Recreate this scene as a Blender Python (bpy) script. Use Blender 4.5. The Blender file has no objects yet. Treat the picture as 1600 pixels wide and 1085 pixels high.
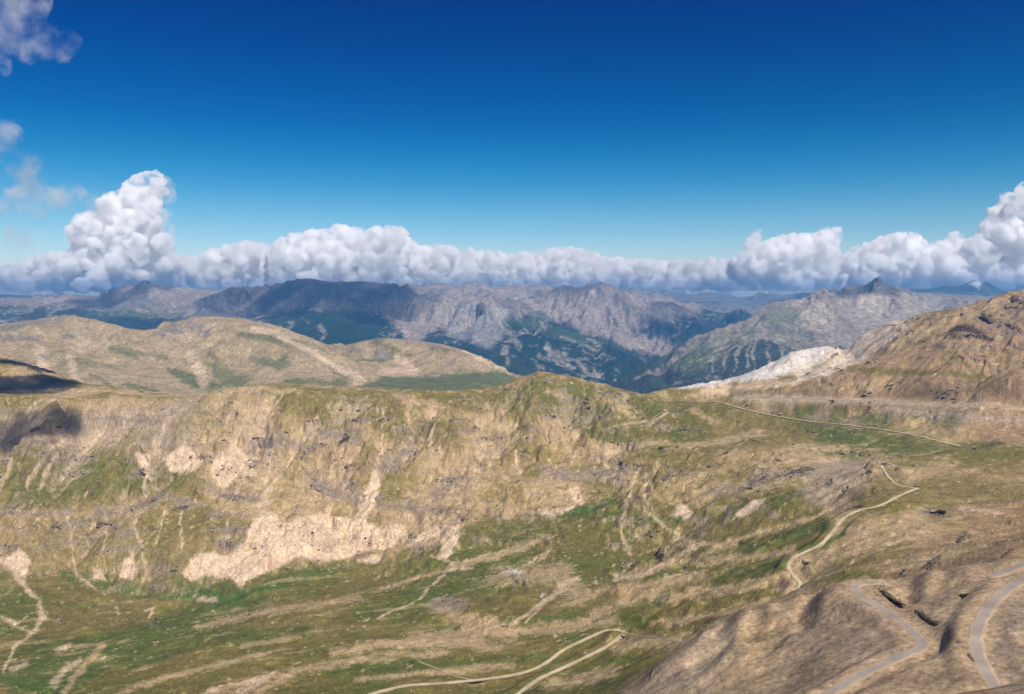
import bpy, bmesh, math, random
import numpy as np
from mathutils import Vector

random.seed(4)
rng = np.random.default_rng(11)
scene = bpy.context.scene
f4 = np.float32

# ------------------------------------------------------------------ camera
PITCH = math.atan(87.0 / 1256.0)
FPX = 1256.0                              # focal length in pixels of the 1600 px wide photograph
CX, CY = 800.0, 542.5
cam_d = bpy.data.cameras.new("camera")
cam = bpy.data.objects.new("camera", cam_d)
scene.collection.objects.link(cam)
cam.location = (0, 0, 0)
cam.rotation_euler = (math.radians(90) - PITCH, 0, 0)
cam_d.sensor_width = 36.0
cam_d.lens = 36.0 * FPX / 1600.0
cam_d.clip_start = 0.5
cam_d.clip_end = 400000.0
scene.camera = cam

# ------------------------------------------------------------------ sky, sun, exposure
SUN_EL = math.radians(50)
SUN_AZ = math.radians(152)                # compass: 0 = straight ahead (+Y), clockwise; behind the viewer and to the right
SUN = Vector((math.sin(SUN_AZ) * math.cos(SUN_EL), math.cos(SUN_AZ) * math.cos(SUN_EL), math.sin(SUN_EL)))
world = bpy.data.worlds.new("World")
scene.world = world
world.use_nodes = True
wn = world.node_tree
wn.nodes.clear()
w_out = wn.nodes.new("ShaderNodeOutputWorld")
w_bg = wn.nodes.new("ShaderNodeBackground")
w_sky = wn.nodes.new("ShaderNodeTexSky")
w_sky.sky_type = 'NISHITA'
w_sky.sun_disc = False
w_sky.sun_elevation = SUN_EL
w_sky.sun_rotation = SUN_AZ
w_sky.altitude = 2800
w_sky.air_density = 1.0
w_sky.dust_density = 0.3
w_sky.ozone_density = 2.0
# polarised, saturated film sky: the Nishita sky times a tint that depends on elevation only, all the way round
w_tc = wn.nodes.new("ShaderNodeTexCoord")
w_sep = wn.nodes.new("ShaderNodeSeparateXYZ")
w_ramp = wn.nodes.new("ShaderNodeValToRGB")
w_mul = wn.nodes.new("ShaderNodeMix")
w_mul.data_type = 'RGBA'
w_mul.blend_type = 'MULTIPLY'
w_mul.inputs[0].default_value = 1.0
cr = w_ramp.color_ramp
cr.interpolation = 'B_SPLINE'
SKY_RAMP = [(0.0, (1.10, 1.0, 0.94)), (0.03, (1.05, 1.0, 0.95)), (0.07, (0.68, 0.92, 0.92)), (0.13, (0.08, 0.66, 0.85)),
            (0.20, (0.0, 0.39, 0.74)), (0.29, (0.0, 0.22, 0.64)), (0.40, (0.0, 0.13, 0.54)), (1.0, (0.02, 0.17, 0.58))]
while len(cr.elements) > 1:
    cr.elements.remove(cr.elements[-1])
for i, (p, c) in enumerate(SKY_RAMP):
    e = cr.elements[0] if i == 0 else cr.elements.new(p)
    e.position = p
    e.color = (*c, 1)
wn.links.new(w_tc.outputs["Generated"], w_sep.inputs[0])
wn.links.new(w_sep.outputs["Z"], w_ramp.inputs[0])
wn.links.new(w_sky.outputs[0], w_mul.inputs[6])
wn.links.new(w_ramp.outputs[0], w_mul.inputs[7])
wn.links.new(w_mul.outputs[2], w_bg.inputs[0])
w_bg.inputs[1].default_value = 0.10
wn.links.new(w_bg.outputs[0], w_out.inputs[0])

sun_d = bpy.data.lights.new("sun", 'SUN')
sun_d.energy = 5.0
sun_d.angle = math.radians(0.53)
sun_d.color = (1.0, 0.94, 0.85)
sun = bpy.data.objects.new("sun", sun_d)
sun.rotation_euler = (-SUN).to_track_quat('-Z', 'Y').to_euler()
scene.collection.objects.link(sun)

scene.view_settings.view_transform = 'Standard'
scene.view_settings.look = 'None'
scene.view_settings.gamma = 1.0
scene.view_settings.use_curve_mapping = False
scene.view_settings.exposure = 0.1
cy = scene.cycles
cy.max_bounces = 28
cy.diffuse_bounces = 2
cy.volume_bounces = 28
cy.transparent_max_bounces = 16
cy.use_denoising = True
scene.render.filter_size = 1.2

# ------------------------------------------------------------------ numeric helpers
def q_of_py(py):                          # image row -> fall per metre of forward distance
    t = (np.asarray(py, dtype=float) - CY) / FPX
    return (math.sin(PITCH) + t * math.cos(PITCH)) / (math.cos(PITCH) - t * math.sin(PITCH))
def py_of_q(q):
    t = (q * math.cos(PITCH) - math.sin(PITCH)) / (math.cos(PITCH) + q * math.sin(PITCH))
    return CY + FPX * t
def u_of_px(px, q):
    return (np.asarray(px, dtype=float) - CX) / FPX * (math.cos(PITCH) + q * math.sin(PITCH))
def px_of_u(u, q):
    return CX + FPX * u / (math.cos(PITCH) + q * math.sin(PITCH))

_ang = rng.random((256, 256)) * 2 * math.pi
_GX, _GY = np.cos(_ang).astype(f4), np.sin(_ang).astype(f4)
_JX, _JY = (rng.random((256, 256)).astype(f4) - .5), (rng.random((256, 256)).astype(f4) - .5)
def perlin(x, y):
    xi, yi = np.floor(x), np.floor(y)
    fx, fy = (x - xi).astype(f4), (y - yi).astype(f4)
    xi = xi.astype(np.int64) & 255; yi = yi.astype(np.int64) & 255
    x1, y1 = (xi + 1) & 255, (yi + 1) & 255
    sx = fx * fx * fx * (fx * (fx * 6 - 15) + 10); sy = fy * fy * fy * (fy * (fy * 6 - 15) + 10)
    a = _GX[xi, yi] * fx + _GY[xi, yi] * fy
    b = _GX[x1, yi] * (fx - 1) + _GY[x1, yi] * fy
    c = _GX[xi, y1] * fx + _GY[xi, y1] * (fy - 1)
    d = _GX[x1, y1] * (fx - 1) + _GY[x1, y1] * (fy - 1)
    return ((a + sx * (b - a)) * (1 - sy) + (c + sx * (d - c)) * sy) * 1.5
def fbm(x, y, lam, octv=4, gain=.5, seed=0):
    s, a, t = 0, 1.0, 0
    for k in range(octv):
        s = s + a * perlin(x / lam + 17.3 * seed + 5.1 * k, y / lam - 9.7 * seed + 3.3 * k)
        t += a; a *= gain; lam /= 2.03
    return s / t
def ridged(x, y, lam, octv=4, gain=.5, seed=0):
    s, a, t = 0, 1.0, 0
    for k in range(octv):
        s = s + a * (1 - 2 * np.abs(perlin(x / lam + 11.3 * seed + 7.7 * k, y / lam - 4.9 * seed + 1.9 * k)))
        t += a; a *= gain; lam /= 2.03
    return s / t
def sstep(a, b, x):
    t = np.clip((x - a) / (b - a), 0, 1)
    return t * t * (3 - 2 * t)
def mixa(a, b, t):
    return a + (b - a) * t

def gully_octave(x, y, dx, dy):
    """stripes that run down the slope (dx,dy = unit direction across the slope), jittered from cell to cell"""
    xi, yi = np.floor(x), np.floor(y)
    fx, fy = (x - xi).astype(f4), (y - yi).astype(f4)
    xi = xi.astype(np.int64); yi = yi.astype(np.int64)
    H = np.zeros_like(fx); GX = np.zeros_like(fx); W = np.zeros_like(fx)
    for i in (-1, 0, 1):
        for j in (-1, 0, 1):
            a, b = (xi + i) & 255, (yi + j) & 255
            px = fx - i - .5 - _JX[a, b] * .9; py = fy - j - .5 - _JY[a, b] * .9
            w = np.exp(-(px * px + py * py) * 2.2)
            m = (px * dx + py * dy) * 6.2832
            H += np.cos(m) * w; GX -= np.sin(m) * w; W += w
    return H / W, GX / W

def tps(ctrl):
    """ctrl rows: px, py, forward distance -> function q(u, ln d), thin-plate spline"""
    c = np.array(ctrl, dtype=float)
    q = q_of_py(c[:, 1]); u = u_of_px(c[:, 0], q); L = np.log(c[:, 2])
    n = len(c)
    def K(r2): return .5 * r2 * np.log(np.maximum(r2, 1e-12))
    A = np.zeros((n + 3, n + 3))
    A[:n, :n] = K((u[:, None] - u) ** 2 + (L[:, None] - L) ** 2) + np.eye(n) * 2e-5
    A[:n, n] = 1; A[:n, n + 1] = u; A[:n, n + 2] = L
    A[n:, :n] = A[:n, n:].T
    wts = np.linalg.solve(A, np.concatenate([q, np.zeros(3)]))
    def f(U, LL):
        out = np.full(U.shape, wts[n]) + wts[n + 1] * U + wts[n + 2] * LL
        for k in range(n):
            out += wts[k] * K((U - u[k]) ** 2 + (LL - L[k]) ** 2)
        return out
    return f

def upsample(f, us, Ls, nu=170, nl=230):
    """evaluate f on a coarse lattice, then cubic-ish (bilinear twice smoothed) to the fine one"""
    cu = np.linspace(us[0], us[-1], nu); cl = np.linspace(Ls[0], Ls[-1], nl)
    U, LL = np.meshgrid(cu, cl)
    Q = f(U, LL)
    def w4(t):
        return np.stack([-.5 * t + t * t - .5 * t ** 3, 1 - 2.5 * t * t + 1.5 * t ** 3, .5 * t + 2 * t * t - 1.5 * t ** 3, -.5 * t * t + .5 * t ** 3])
    tu = np.clip((us - us[0]) / (us[-1] - us[0]) * (nu - 1), 0, nu - 1.0001); iu = tu.astype(int); wu = w4(tu - iu)
    tl = np.clip((Ls - Ls[0]) / (Ls[-1] - Ls[0]) * (nl - 1), 0, nl - 1.0001); il = tl.astype(int); wl = w4(tl - il)
    R = sum(Q[:, np.clip(iu + k - 1, 0, nu - 1)] * wu[k] for k in range(4))
    return sum(R[np.clip(il + k - 1, 0, nl - 1), :] * wl[k][:, None] for k in range(4))

class Fan:
    """one sheet of land: rows at forward distance exp(L), columns at X = u * distance"""
    def __init__(s, ctrl, us, Ys, nu=170, nl=230):
        s.us, s.Ys = np.asarray(us), np.asarray(Ys)
        s.Ls = np.log(s.Ys)
        s.Q = upsample(tps(ctrl), s.us, s.Ls, nu, nl)
        s.Y = np.repeat(s.Ys[:, None], len(us), 1)
        s.X = s.us[None, :] * s.Y
        s.Z = -s.Q * s.Y
    def grad(s):
        dL = np.gradient(s.Z, s.Ls, axis=0); dU = np.gradient(s.Z, s.us, axis=1)
        gx = dU / s.Y
        gy = (dL - s.us[None, :] * dU) / s.Y
        return gx, gy
    def erode(s, lam, octv, amp, gain=.45, branch=1.2, slope0=.05, slope1=.5, mask=1.0, seed=0):
        gx, gy = s.grad()
        g = np.sqrt(gx * gx + gy * gy) + 1e-6
        strength = (sstep(slope0, slope1, g) * mask).astype(f4)
        ax, ay = (-gy / g * 1.0), (gx / g)                 # across the slope
        wx = fbm(s.X, s.Y, lam * 3, 2, seed=seed + 3) * .35
        acc_x, acc_y = gx.copy(), gy.copy()
        tot, a, cell = np.zeros(s.Z.shape), amp, (s.Y * max(1e-9, s.us[len(s.us) // 2 + 1] - s.us[len(s.us) // 2]))
        for k in range(octv):
            gl = np.sqrt(acc_x ** 2 + acc_y ** 2) + 1e-6
            ax, ay = (-acc_y / gl).astype(f4), (acc_x / gl).astype(f4)
            h, d = gully_octave(s.X / lam + wx + seed * 3.1, s.Y / lam + seed * 1.7, ax, ay)
            fade = np.clip(lam / (cell * 2.5) - .5, 0, 1) * strength
            tot += h * a * fade
            sc = a * 6.2832 / lam * branch * fade
            acc_x += d * ax * sc; acc_y += d * ay * sc
            a *= gain; lam *= .5
        s.last = tot / amp
        s.Z += tot
        s.Q = -s.Z / s.Y
        return tot
    def add(s, dz):
        s.Z = s.Z + dz; s.Q = -s.Z / s.Y
    def proj(s):
        return px_of_u(s.us[None, :], s.Q), py_of_q(s.Q)
    def slope(s):
        gx, gy = s.grad(); return np.sqrt(gx * gx + gy * gy), gx, gy
    def zat(s, X, Y):
        """height at world points, bilinear"""
        u = np.asarray(X) / np.asarray(Y); L = np.log(np.asarray(Y))
        iu = np.clip(np.searchsorted(s.us, u) - 1, 0, len(s.us) - 2); il = np.clip(np.searchsorted(s.Ls, L) - 1, 0, len(s.Ls) - 2)
        tu = np.clip((u - s.us[iu]) / (s.us[iu + 1] - s.us[iu]), 0, 1); tl = np.clip((L - s.Ls[il]) / (s.Ls[il + 1] - s.Ls[il]), 0, 1)
        Z = s.Z
        return (Z[il, iu] * (1 - tu) + Z[il, iu + 1] * tu) * (1 - tl) + (Z[il + 1, iu] * (1 - tu) + Z[il + 1, iu + 1] * tu) * tl
    def find(s, px, py, hint):
        """the land point seen at a place of the photograph, nearest to the distance hint"""
        q = float(q_of_py(py)); u = float(u_of_px(px, q))
        iu = int(np.clip(np.searchsorted(s.us, u) - 1, 0, len(s.us) - 2)); t = (u - s.us[iu]) / (s.us[iu + 1] - s.us[iu])
        col = s.Q[:, iu] * (1 - t) + s.Q[:, iu + 1] * t
        d = col - q
        cr_ = np.nonzero(d[:-1] * d[1:] <= 0)[0]
        best = None
        for k in cr_:
            w = d[k] / (d[k] - d[k + 1] + 1e-12); Y = math.exp(s.Ls[k] * (1 - w) + s.Ls[k + 1] * w)
            c = abs(math.log(Y / hint))
            if d[k] < d[k + 1]: c += .15                    # back slopes face away
            if best is None or c < best[0]: best = (c, Y)
        if best is None or best[0] > .35:
            m = np.abs(np.log(s.Ys / hint)) < .2
            k = np.nonzero(m)[0][np.argmin(np.abs(d[m]))]
            best = (0, s.Ys[k])
        Y = best[1]; X = u * Y
        return float(X), float(Y), float(s.zat(X, Y))
    def build(s, name, mat, col, label, category=None, extra=None):
        nr, nc = s.Z.shape
        co = np.stack([s.X, s.Y, s.Z], -1).reshape(-1, 3).astype(f4)
        i = np.arange((nr - 1) * (nc - 1)); r = i // (nc - 1); c = i % (nc - 1); a = r * nc + c
        faces = np.stack([a, a + 1, a + nc + 1, a + nc], -1).astype(np.int32)
        me = bpy.data.meshes.new(name)
        me.vertices.add(len(co)); me.vertices.foreach_set("co", co.ravel())
        me.loops.add(faces.size); me.loops.foreach_set("vertex_index", faces.ravel())
        me.polygons.add(len(faces)); me.polygons.foreach_set("loop_start", np.arange(0, faces.size, 4, dtype=np.int32))
        me.polygons.foreach_set("use_smooth", np.ones(len(faces), bool))
        me.update(calc_edges=True)
        at = me.attributes.new("cover", 'FLOAT_COLOR', 'POINT')
        rgba = np.ones((nr * nc, 4), f4); rgba[:, :3] = col.reshape(-1, 3)
        at.data.foreach_set("color", rgba.ravel())
        me.materials.append(mat)
        o = bpy.data.objects.new(name, me); scene.collection.objects.link(o)
        o["kind"] = "structure"; o["label"] = label
        if category: o["category"] = category
        return o

# ------------------------------------------------------------------ materials
def land_material(name, fine, mid, bump, rough=.95, broad=3.5):
    """cover colour (an attribute of the land) with procedural grain in world metres and fine relief"""
    m = bpy.data.materials.new(name); m.use_nodes = True
    nt = m.node_tree; N = nt.nodes; Lk = nt.links
    b = N["Principled BSDF"]; b.inputs["Roughness"].default_value = rough
    b.inputs["Specular IOR Level"].default_value = .1
    at = N.new("ShaderNodeAttribute"); at.attribute_name = "cover"
    ge = N.new("ShaderNodeNewGeometry")
    n1 = N.new("ShaderNodeTexNoise"); n1.inputs["Scale"].default_value = 1 / fine; n1.inputs["Detail"].default_value = 6; n1.inputs["Roughness"].default_value = .65
    n2 = N.new("ShaderNodeTexNoise"); n2.inputs["Scale"].default_value = 1 / mid; n2.inputs["Detail"].default_value = 5; n2.inputs["Roughness"].default_value = .6
    for n in (n1, n2): Lk.new(ge.outputs["Position"], n.inputs["Vector"])
    r1 = N.new("ShaderNodeMapRange"); r1.inputs[1].default_value = .34; r1.inputs[2].default_value = .66; r1.inputs[3].default_value = .62; r1.inputs[4].default_value = 1.38
    r2 = N.new("ShaderNodeMapRange"); r2.inputs[1].default_value = .3; r2.inputs[2].default_value = .7; r2.inputs[3].default_value = .78; r2.inputs[4].default_value = 1.22
    Lk.new(n1.outputs["Fac"], r1.inputs[0]); Lk.new(n2.outputs["Fac"], r2.inputs[0])
    mu = N.new("ShaderNodeMath"); mu.operation = 'MULTIPLY'; Lk.new(r1.outputs[0], mu.inputs[0]); Lk.new(r2.outputs[0], mu.inputs[1])
    vm = N.new("ShaderNodeVectorMath"); vm.operation = 'SCALE'; Lk.new(at.outputs["Color"], vm.inputs[0]); Lk.new(mu.outputs[0], vm.inputs["Scale"])
    Lk.new(vm.outputs[0], b.inputs["Base Color"])
    bp = N.new("ShaderNodeBump"); bp.inputs["Strength"].default_value = .9; bp.inputs["Distance"].default_value = bump
    hs = N.new("ShaderNodeMath"); hs.operation = 'MULTIPLY_ADD'; hs.inputs[1].default_value = broad
    Lk.new(n2.outputs["Fac"], hs.inputs[0]); Lk.new(n1.outputs["Fac"], hs.inputs[2]); Lk.new(hs.outputs[0], bp.inputs["Height"]); Lk.new(bp.outputs[0], b.inputs["Normal"])
    return m

#=== LAND: control points px, py, forward distance
def hidden(px, Y, z):                     # a control point by height instead of image row
    return (px, float(py_of_q(-z / Y)), Y)
A_CTRL = [
 # headwall rim, left to right
 (-300,640,1480),(-120,635,1460),(0,633,1450),(90,632,1450),(170,631,1460),(240,632,1480),(300,621,1520),(350,607,1540),(420,600,1550),(480,602,1560),
 (540,605,1570),(600,607,1570),(700,611,1580),(770,606,1590),(805,592,1590),(845,580,1590),(900,590,1600),(950,602,1610),(1000,616,1620),(1060,627,1620),
 # hill behind the left rim
 (-300,540,1900),(-100,548,1900),(0,558,1850),(70,576,1800),(125,598,1760),(200,606,1720),(285,620,1660),(0,610,1600),(100,622,1550),(-150,610,1600),
 # behind the rim
 hidden(-200,2300,-420),hidden(0,2300,-430),hidden(200,2200,-480),hidden(400,1950,-420),hidden(600,1950,-440),hidden(845,1950,-400),hidden(1000,1950,-420),
 hidden(-300,2700,-700),hidden(0,2700,-700),hidden(300,2700,-700),hidden(600,2700,-700),hidden(900,2700,-720),hidden(1100,2700,-800),hidden(1400,2700,-600),hidden(1800,2700,-500),
 hidden(1080,2000,-420),hidden(1200,2150,-480),hidden(1350,2250,-420),hidden(1500,2000,-220),hidden(1650,1900,-150),hidden(1850,2000,-100),
 # headwall face
 (-200,700,1370),(0,700,1360),(150,700,1360),(-200,800,1230),(0,790,1230),(150,790,1230),(-100,880,1110),(0,870,1120),(130,880,1110),(240,870,1110),
 (300,690,1390),(300,780,1260),(300,860,1130),(420,680,1420),(420,760,1290),(420,830,1170),(550,680,1420),(550,760,1300),(560,830,1190),
 (690,680,1430),(690,750,1320),(680,810,1200),(800,650,1490),(820,700,1400),(820,760,1270),(900,640,1510),(930,680,1440),(930,730,1330),(900,780,1210),
 # basin floor
 (380,918,1060),(560,880,1120),(700,850,1130),(850,806,1180),(150,950,1000),(250,925,1060),(50,990,880),(20,960,950),(100,1060,740),(0,1085,700),(-200,1000,860),(-200,1085,690),
 (900,850,1060),(850,900,940),(760,1000,760),(600,990,790),(450,960,880),(300,1000,820),(300,1070,680),(480,1070,650),(700,1060,670),(970,990,715),(880,1050,640),(600,1085,625),(800,1085,610),
 (1000,880,960),(1050,850,1010),(1100,850,950),(960,930,820),(1060,930,760),(1150,900,760),(1200,860,800),(1240,885,690),(1245,930,620),(1150,950,650),
 (1060,990,640),(1310,820,800),(1360,800,800),(1420,763,890),(1375,724,1000),(1340,780,880),(1330,870,640),(1400,850,640),(1400,790,790),(1380,890,540),
 (1290,900,600),
 # upper right bowls
 (1000,690,1390),(1060,655,1500),(1100,690,1390),(1000,740,1260),(960,800,1150),(1000,790,1130),(1100,770,1110),(1060,810,1060),(1170,750,1110),(1170,790,1010),(1250,735,1100),
 (1250,775,990),(1290,760,1010),(1200,690,1290),(1300,700,1180),(1180,650,1480),(1300,665,1360),(1300,735,1080),(1250,820,900),
 (1110,628,1620),(1060,606,1690),(1030,610,1720),
 # pale ridge
 (1080,602,1760),(1150,590,1790),(1200,570,1810),(1240,549,1830),(1300,540,1860),(1340,527,1880),(1380,508,1900),(1150,606,1690),(1250,590,1690),(1330,562,1740),
 # hill on the right
 (1130,620,1600),(1260,605,1500),(1400,550,1560),(1440,490,1720),(1410,505,1760),(1500,481,1660),(1540,468,1600),(1580,456,1550),(1640,447,1520),(1800,430,1500),
 (1380,570,1480),(1480,540,1450),(1560,500,1450),(1500,590,1330),(1600,560,1330),(1700,560,1280),(1600,600,1260),(1800,600,1200),
 (1200,617,1520),(1300,622,1430),(1400,626,1350),(1500,631,1280),(1600,636,1230),(1750,640,1180),
 (1250,640,1440),(1350,655,1320),(1500,668,1180),(1620,682,1120),(1500,699,1120),(1400,690,1200),(1800,700,1050),
 (1450,730,980),(1520,735,950),(1600,735,950),(1800,740,900),(1500,770,860),(1600,790,760),(1450,800,790),(1500,840,640),(1600,835,620),(1450,882,510),(1560,872,430),
 (1750,800,640),(1700,860,400),
 # near spur
 (1340,916,350),(1290,923,354),(1240,934,356),(1160,956,360),(1100,986,362),(1045,1025,366),(1000,1062,368),(940,1110,370),(840,1200,370),
 (1395,905,345),(1450,898,335),(1500,891,328),(1540,893,322),(1575,893,314),(1620,875,322),(1750,850,330),
 hidden(1240,450,-190),hidden(1100,450,-205),hidden(1000,450,-218),hidden(1340,420,-168),hidden(1450,400,-155),hidden(1530,390,-148),
 (1610,903,313),(1580,917,305),(1555,938,293),(1537,962,281),(1526,990,268),(1527,1018,254),(1538,1045,243),(1553,1070,233),(1572,1100,223),(1720,890,320),
 (1350,934,333),(1378,951,315),(1408,973,297),(1432,991,284),(1446,1004,276),(1441,1014,271),(1390,1034,263),(1325,1066,254),(1285,1092,249),
 (1420,930,328),(1480,920,318),(1480,960,295),(1500,1000,268),(1487,1040,250),(1430,1045,256),(1480,1085,232),
 (1200,1010,322),(1200,1085,285),(1100,1085,308),(1100,1030,336),(1300,1000,303),(1300,1045,274),(1330,960,323),(1250,970,336),(1000,1130,320),(1600,1000,260),(1600,1080,227),(1700,1000,258),
 # ground falling away at the camera's feet
 hidden(500,520,-272),hidden(200,520,-285),hidden(-200,520,-290),hidden(800,500,-262),
 hidden(0,330,-195),hidden(500,330,-190),hidden(800,330,-185),hidden(0,150,-90),hidden(500,150,-88),hidden(900,150,-88),hidden(1200,150,-88),hidden(1350,150,-88),hidden(1500,150,-88),hidden(1700,140,-76),
 hidden(1200,220,-124),hidden(1000,220,-126),hidden(1350,215,-118),hidden(1500,195,-110),
 hidden(0,60,-37),hidden(500,60,-36),hidden(900,60,-35),hidden(1200,60,-35),hidden(1380,58,-32.5),hidden(1500,56,-29.3),hidden(1620,56,-27.9),hidden(1800,56,-26),hidden(1620,95,-55),hidden(1500,95,-55),
 hidden(0,14,-10.5),hidden(800,14,-10.2),hidden(1400,14,-9.8),hidden(1750,14,-9.2),hidden(0,5,-4.6),hidden(800,5,-4.5),hidden(1700,5,-4.4),
]
def cols(lo, hi, step, wide=2.4, n=24):
    mid = np.arange(lo, hi, step)
    a = lo - (wide + lo) * np.linspace(1, 0, n, endpoint=False) ** 2 if lo > -wide else np.array([])
    b = hi + (wide - hi) * np.linspace(0, 1, n) ** 2
    return np.concatenate([a, mid, b])
def rows(*segs):                           # (from, to, number of rows)
    out = []
    for a, b, n in segs: out.append(np.exp(np.linspace(math.log(a), math.log(b), n, endpoint=False)))
    return np.concatenate(out + [[segs[-1][1]]])

Q_ = 0.96                                   # mesh density
ground = Fan(A_CTRL, cols(-.70, .70, .00135 / Q_), rows((4, 60, 20), (60, 140, 30), (140, 400, int(210 * Q_)), (400, 600, int(70 * Q_)), (600, 1130, int(190 * Q_)), (1130, 1640, int(220 * Q_)), (1640, 1960, int(50 * Q_)), (1960, 2700, 24)), 240, 620)

B_CTRL = [
 (-300,500,3400),(-100,503,3300),(0,507,3300),(60,499,3200),(105,492,3150),(150,500,3150),(200,513,3250),(228,517,3350),(262,504,3400),(320,494,3300),(370,497,3250),(430,509,3250),
 (480,526,3250),(515,540,3300),(535,541,3450),(600,528,3700),(650,532,3700),(700,540,3650),(750,556,3600),(800,582,3500),(850,605,3400),(950,650,3300),(1100,720,3200),
 (-200,560,2700),(0,550,2700),(100,555,2700),(100,600,2400),(-200,620,2300),(0,620,2300),(220,560,2850),(300,560,2800),(300,615,2400),(400,570,2750),(450,605,2500),(520,565,2850),(585,598,2700),
 (570,570,3250),(650,570,3250),(650,595,2950),(720,600,2850),(600,615,2500),(760,595,3050),(760,625,2600),(900,700,2600),(1100,760,2500),
 (0,700,1950),(300,700,1950),(600,700,1950),(900,760,1950),
 hidden(-200,4300,-650),hidden(100,4100,-600),hidden(350,4300,-700),hidden(600,4600,-800),hidden(800,4500,-900),hidden(1100,4300,-1000),
 hidden(-200,5500,-1000),hidden(300,5500,-1100),hidden(700,5500,-1150),hidden(1100,5500,-1200)]
hills = Fan(B_CTRL, cols(-.72, .16, .0016 / Q_, 1.0, 10), rows((1950, 2400, 20), (2400, 3800, int(170 * Q_)), (3800, 5500, 24)), 120, 120)

C_CTRL = [
 (-300,460,11500),(-100,460,11500),(0,465,11500),(60,466,11500),(100,459,10800),(150,464,10500),(180,451,10500),(220,443,10500),(260,446,10700),(310,453,10700),(350,456,10500),(380,450,10200),(410,448,10000),
 (450,440,9500),(480,435,9500),(520,441,9500),(560,441,9500),(610,444,9500),(640,450,9700),(690,443,11800),(715,447,12000),(760,448,12800),(805,445,13000),(830,451,12500),(850,446,11500),(880,447,11000),(905,450,10700),
 (935,444,10500),(960,448,10500),(980,456,10500),(1010,470,10500),(1050,471,10400),(1075,482,10100),(1130,510,9600),(1180,540,9000),(1300,560,9000),(1500,560,9000),(1800,560,9000),
 (660,462,9600),(700,466,9500),(760,478,9200),(820,492,8900),(870,508,8600),(930,530,8200),(980,553,7900),(1030,580,7500),
 (850,480,10200),(880,510,9700),(950,480,10000),(950,520,9500),(1010,520,9400),(1030,550,9000),(1080,520,9300),(1090,545,8800),(780,465,10800),(730,460,10500),
 (740,476,8500),(700,500,8400),(790,500,8300),(760,535,7600),(820,560,7300),(900,580,7100),(950,598,6900),(680,540,7500),(630,550,7500),(760,570,6900),(980,610,6600),
 (560,470,9000),(620,480,9000),(640,510,8300),(560,500,8500),(560,535,7600),(480,480,8800),(470,520,7900),(400,480,9000),(400,505,8300),(300,480,9200),(300,500,8600),(200,480,9400),(200,505,8500),(250,520,8000),
 (100,480,9700),(100,500,8800),(0,490,9700),(0,505,8700),(-200,500,9000),
 hidden(0,6500,-950),hidden(300,6500,-950),hidden(600,6000,-1050),hidden(900,5200,-1200),hidden(1200,5200,-1250),hidden(1500,6500,-1100),hidden(1300,7500,-1100),
 hidden(0,14500,-600),hidden(300,13500,-600),hidden(550,13000,-600),hidden(800,16000,-500),hidden(1000,14000,-700),hidden(1200,14000,-900),hidden(1500,14000,-900)]
massif = Fan(C_CTRL, cols(-.72, .50, .0016 / Q_, 1.1, 12), rows((5000, 6800, 30), (6800, 10800, int(240 * Q_)), (10800, 16000, 60)), 150, 110)

E_CTRL = [
 (940,640,4800),(1000,612,5200),(1030,590,5400),(1060,562,5600),(1120,527,5850),(1150,508,6000),(1195,485,6200),(1235,477,6400),(1265,460,6600),(1283,451,6700),(1300,458,6750),(1325,455,6850),(1345,449,6950),(1369,438,7000),
 (1388,448,7050),(1410,456,7100),(1440,458,7200),(1500,461,7300),(1560,464,7400),(1700,462,7400),(1900,455,7400),
 (1195,525,5650),(1195,575,5150),(1120,570,5250),(1060,600,5000),(1240,510,5950),(1290,500,6150),(1290,545,5550),(1345,480,6500),(1345,520,5900),(1420,480,6700),(1420,510,6100),(1520,480,6900),(1520,510,6300),(1700,490,6900),(1700,540,6000),
 (1100,640,4500),(1250,640,4500),(1400,600,4700),(1600,600,4700),
 hidden(940,7000,-1200),hidden(1050,7300,-1150),hidden(1195,7800,-900),hidden(1283,8600,-800),hidden(1369,8900,-700),hidden(1500,9200,-700),hidden(1700,9200,-700)]
peak = Fan(E_CTRL, cols(.06, .72, .0014 / Q_, .9, 8), rows((4500, 5000, 20), (5000, 7200, int(210 * Q_)), (7200, 9200, 24)), 110, 100)

D_CTRL = [
 (-300,456,16500),(0,462,16500),(300,462,16500),(600,460,16500),(900,458,16500),(1000,462,16500),(1015,457,16500),(1035,455,16500),(1055,456,16500),(1085,461,16500),(1105,457,16500),(1140,461,16500),(1165,467,14500),(1190,458,14500),(1225,461,14800),(1250,459,15500),(1290,458,16500),
 (1340,449,16500),(1395,446,16500),(1412,451,16500),(1450,451,15500),(1470,449,14500),(1500,446,14000),(1525,438,14000),(1548,443,14000),(1562,452,14000),(1600,455,14500),(1700,452,15000),(1900,452,16000),
 (1050,480,13500),(1130,480,12800),(1180,480,13000),(1100,510,12000),(1300,490,12000),(1500,470,12600),(1700,480,12500),(0,485,14000),(500,485,14000),(850,485,14000),
 hidden(0,12000,-900),hidden(500,12000,-1000),hidden(1000,11500,-1000),hidden(1500,11000,-900),
 hidden(0,20000,-900),hidden(500,20000,-900),hidden(1000,20000,-900),hidden(1500,20000,-900),hidden(1800,20000,-900),
 hidden(0,90000,-2500),hidden(1000,90000,-2500),hidden(1800,90000,-2500)]
distant = Fan(D_CTRL, cols(-.72, .72, .0022 / Q_, 1.2, 8), rows((11000, 12500, 20), (12500, 18500, int(100 * Q_)), (18500, 90000, 20)), 240, 90)
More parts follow.
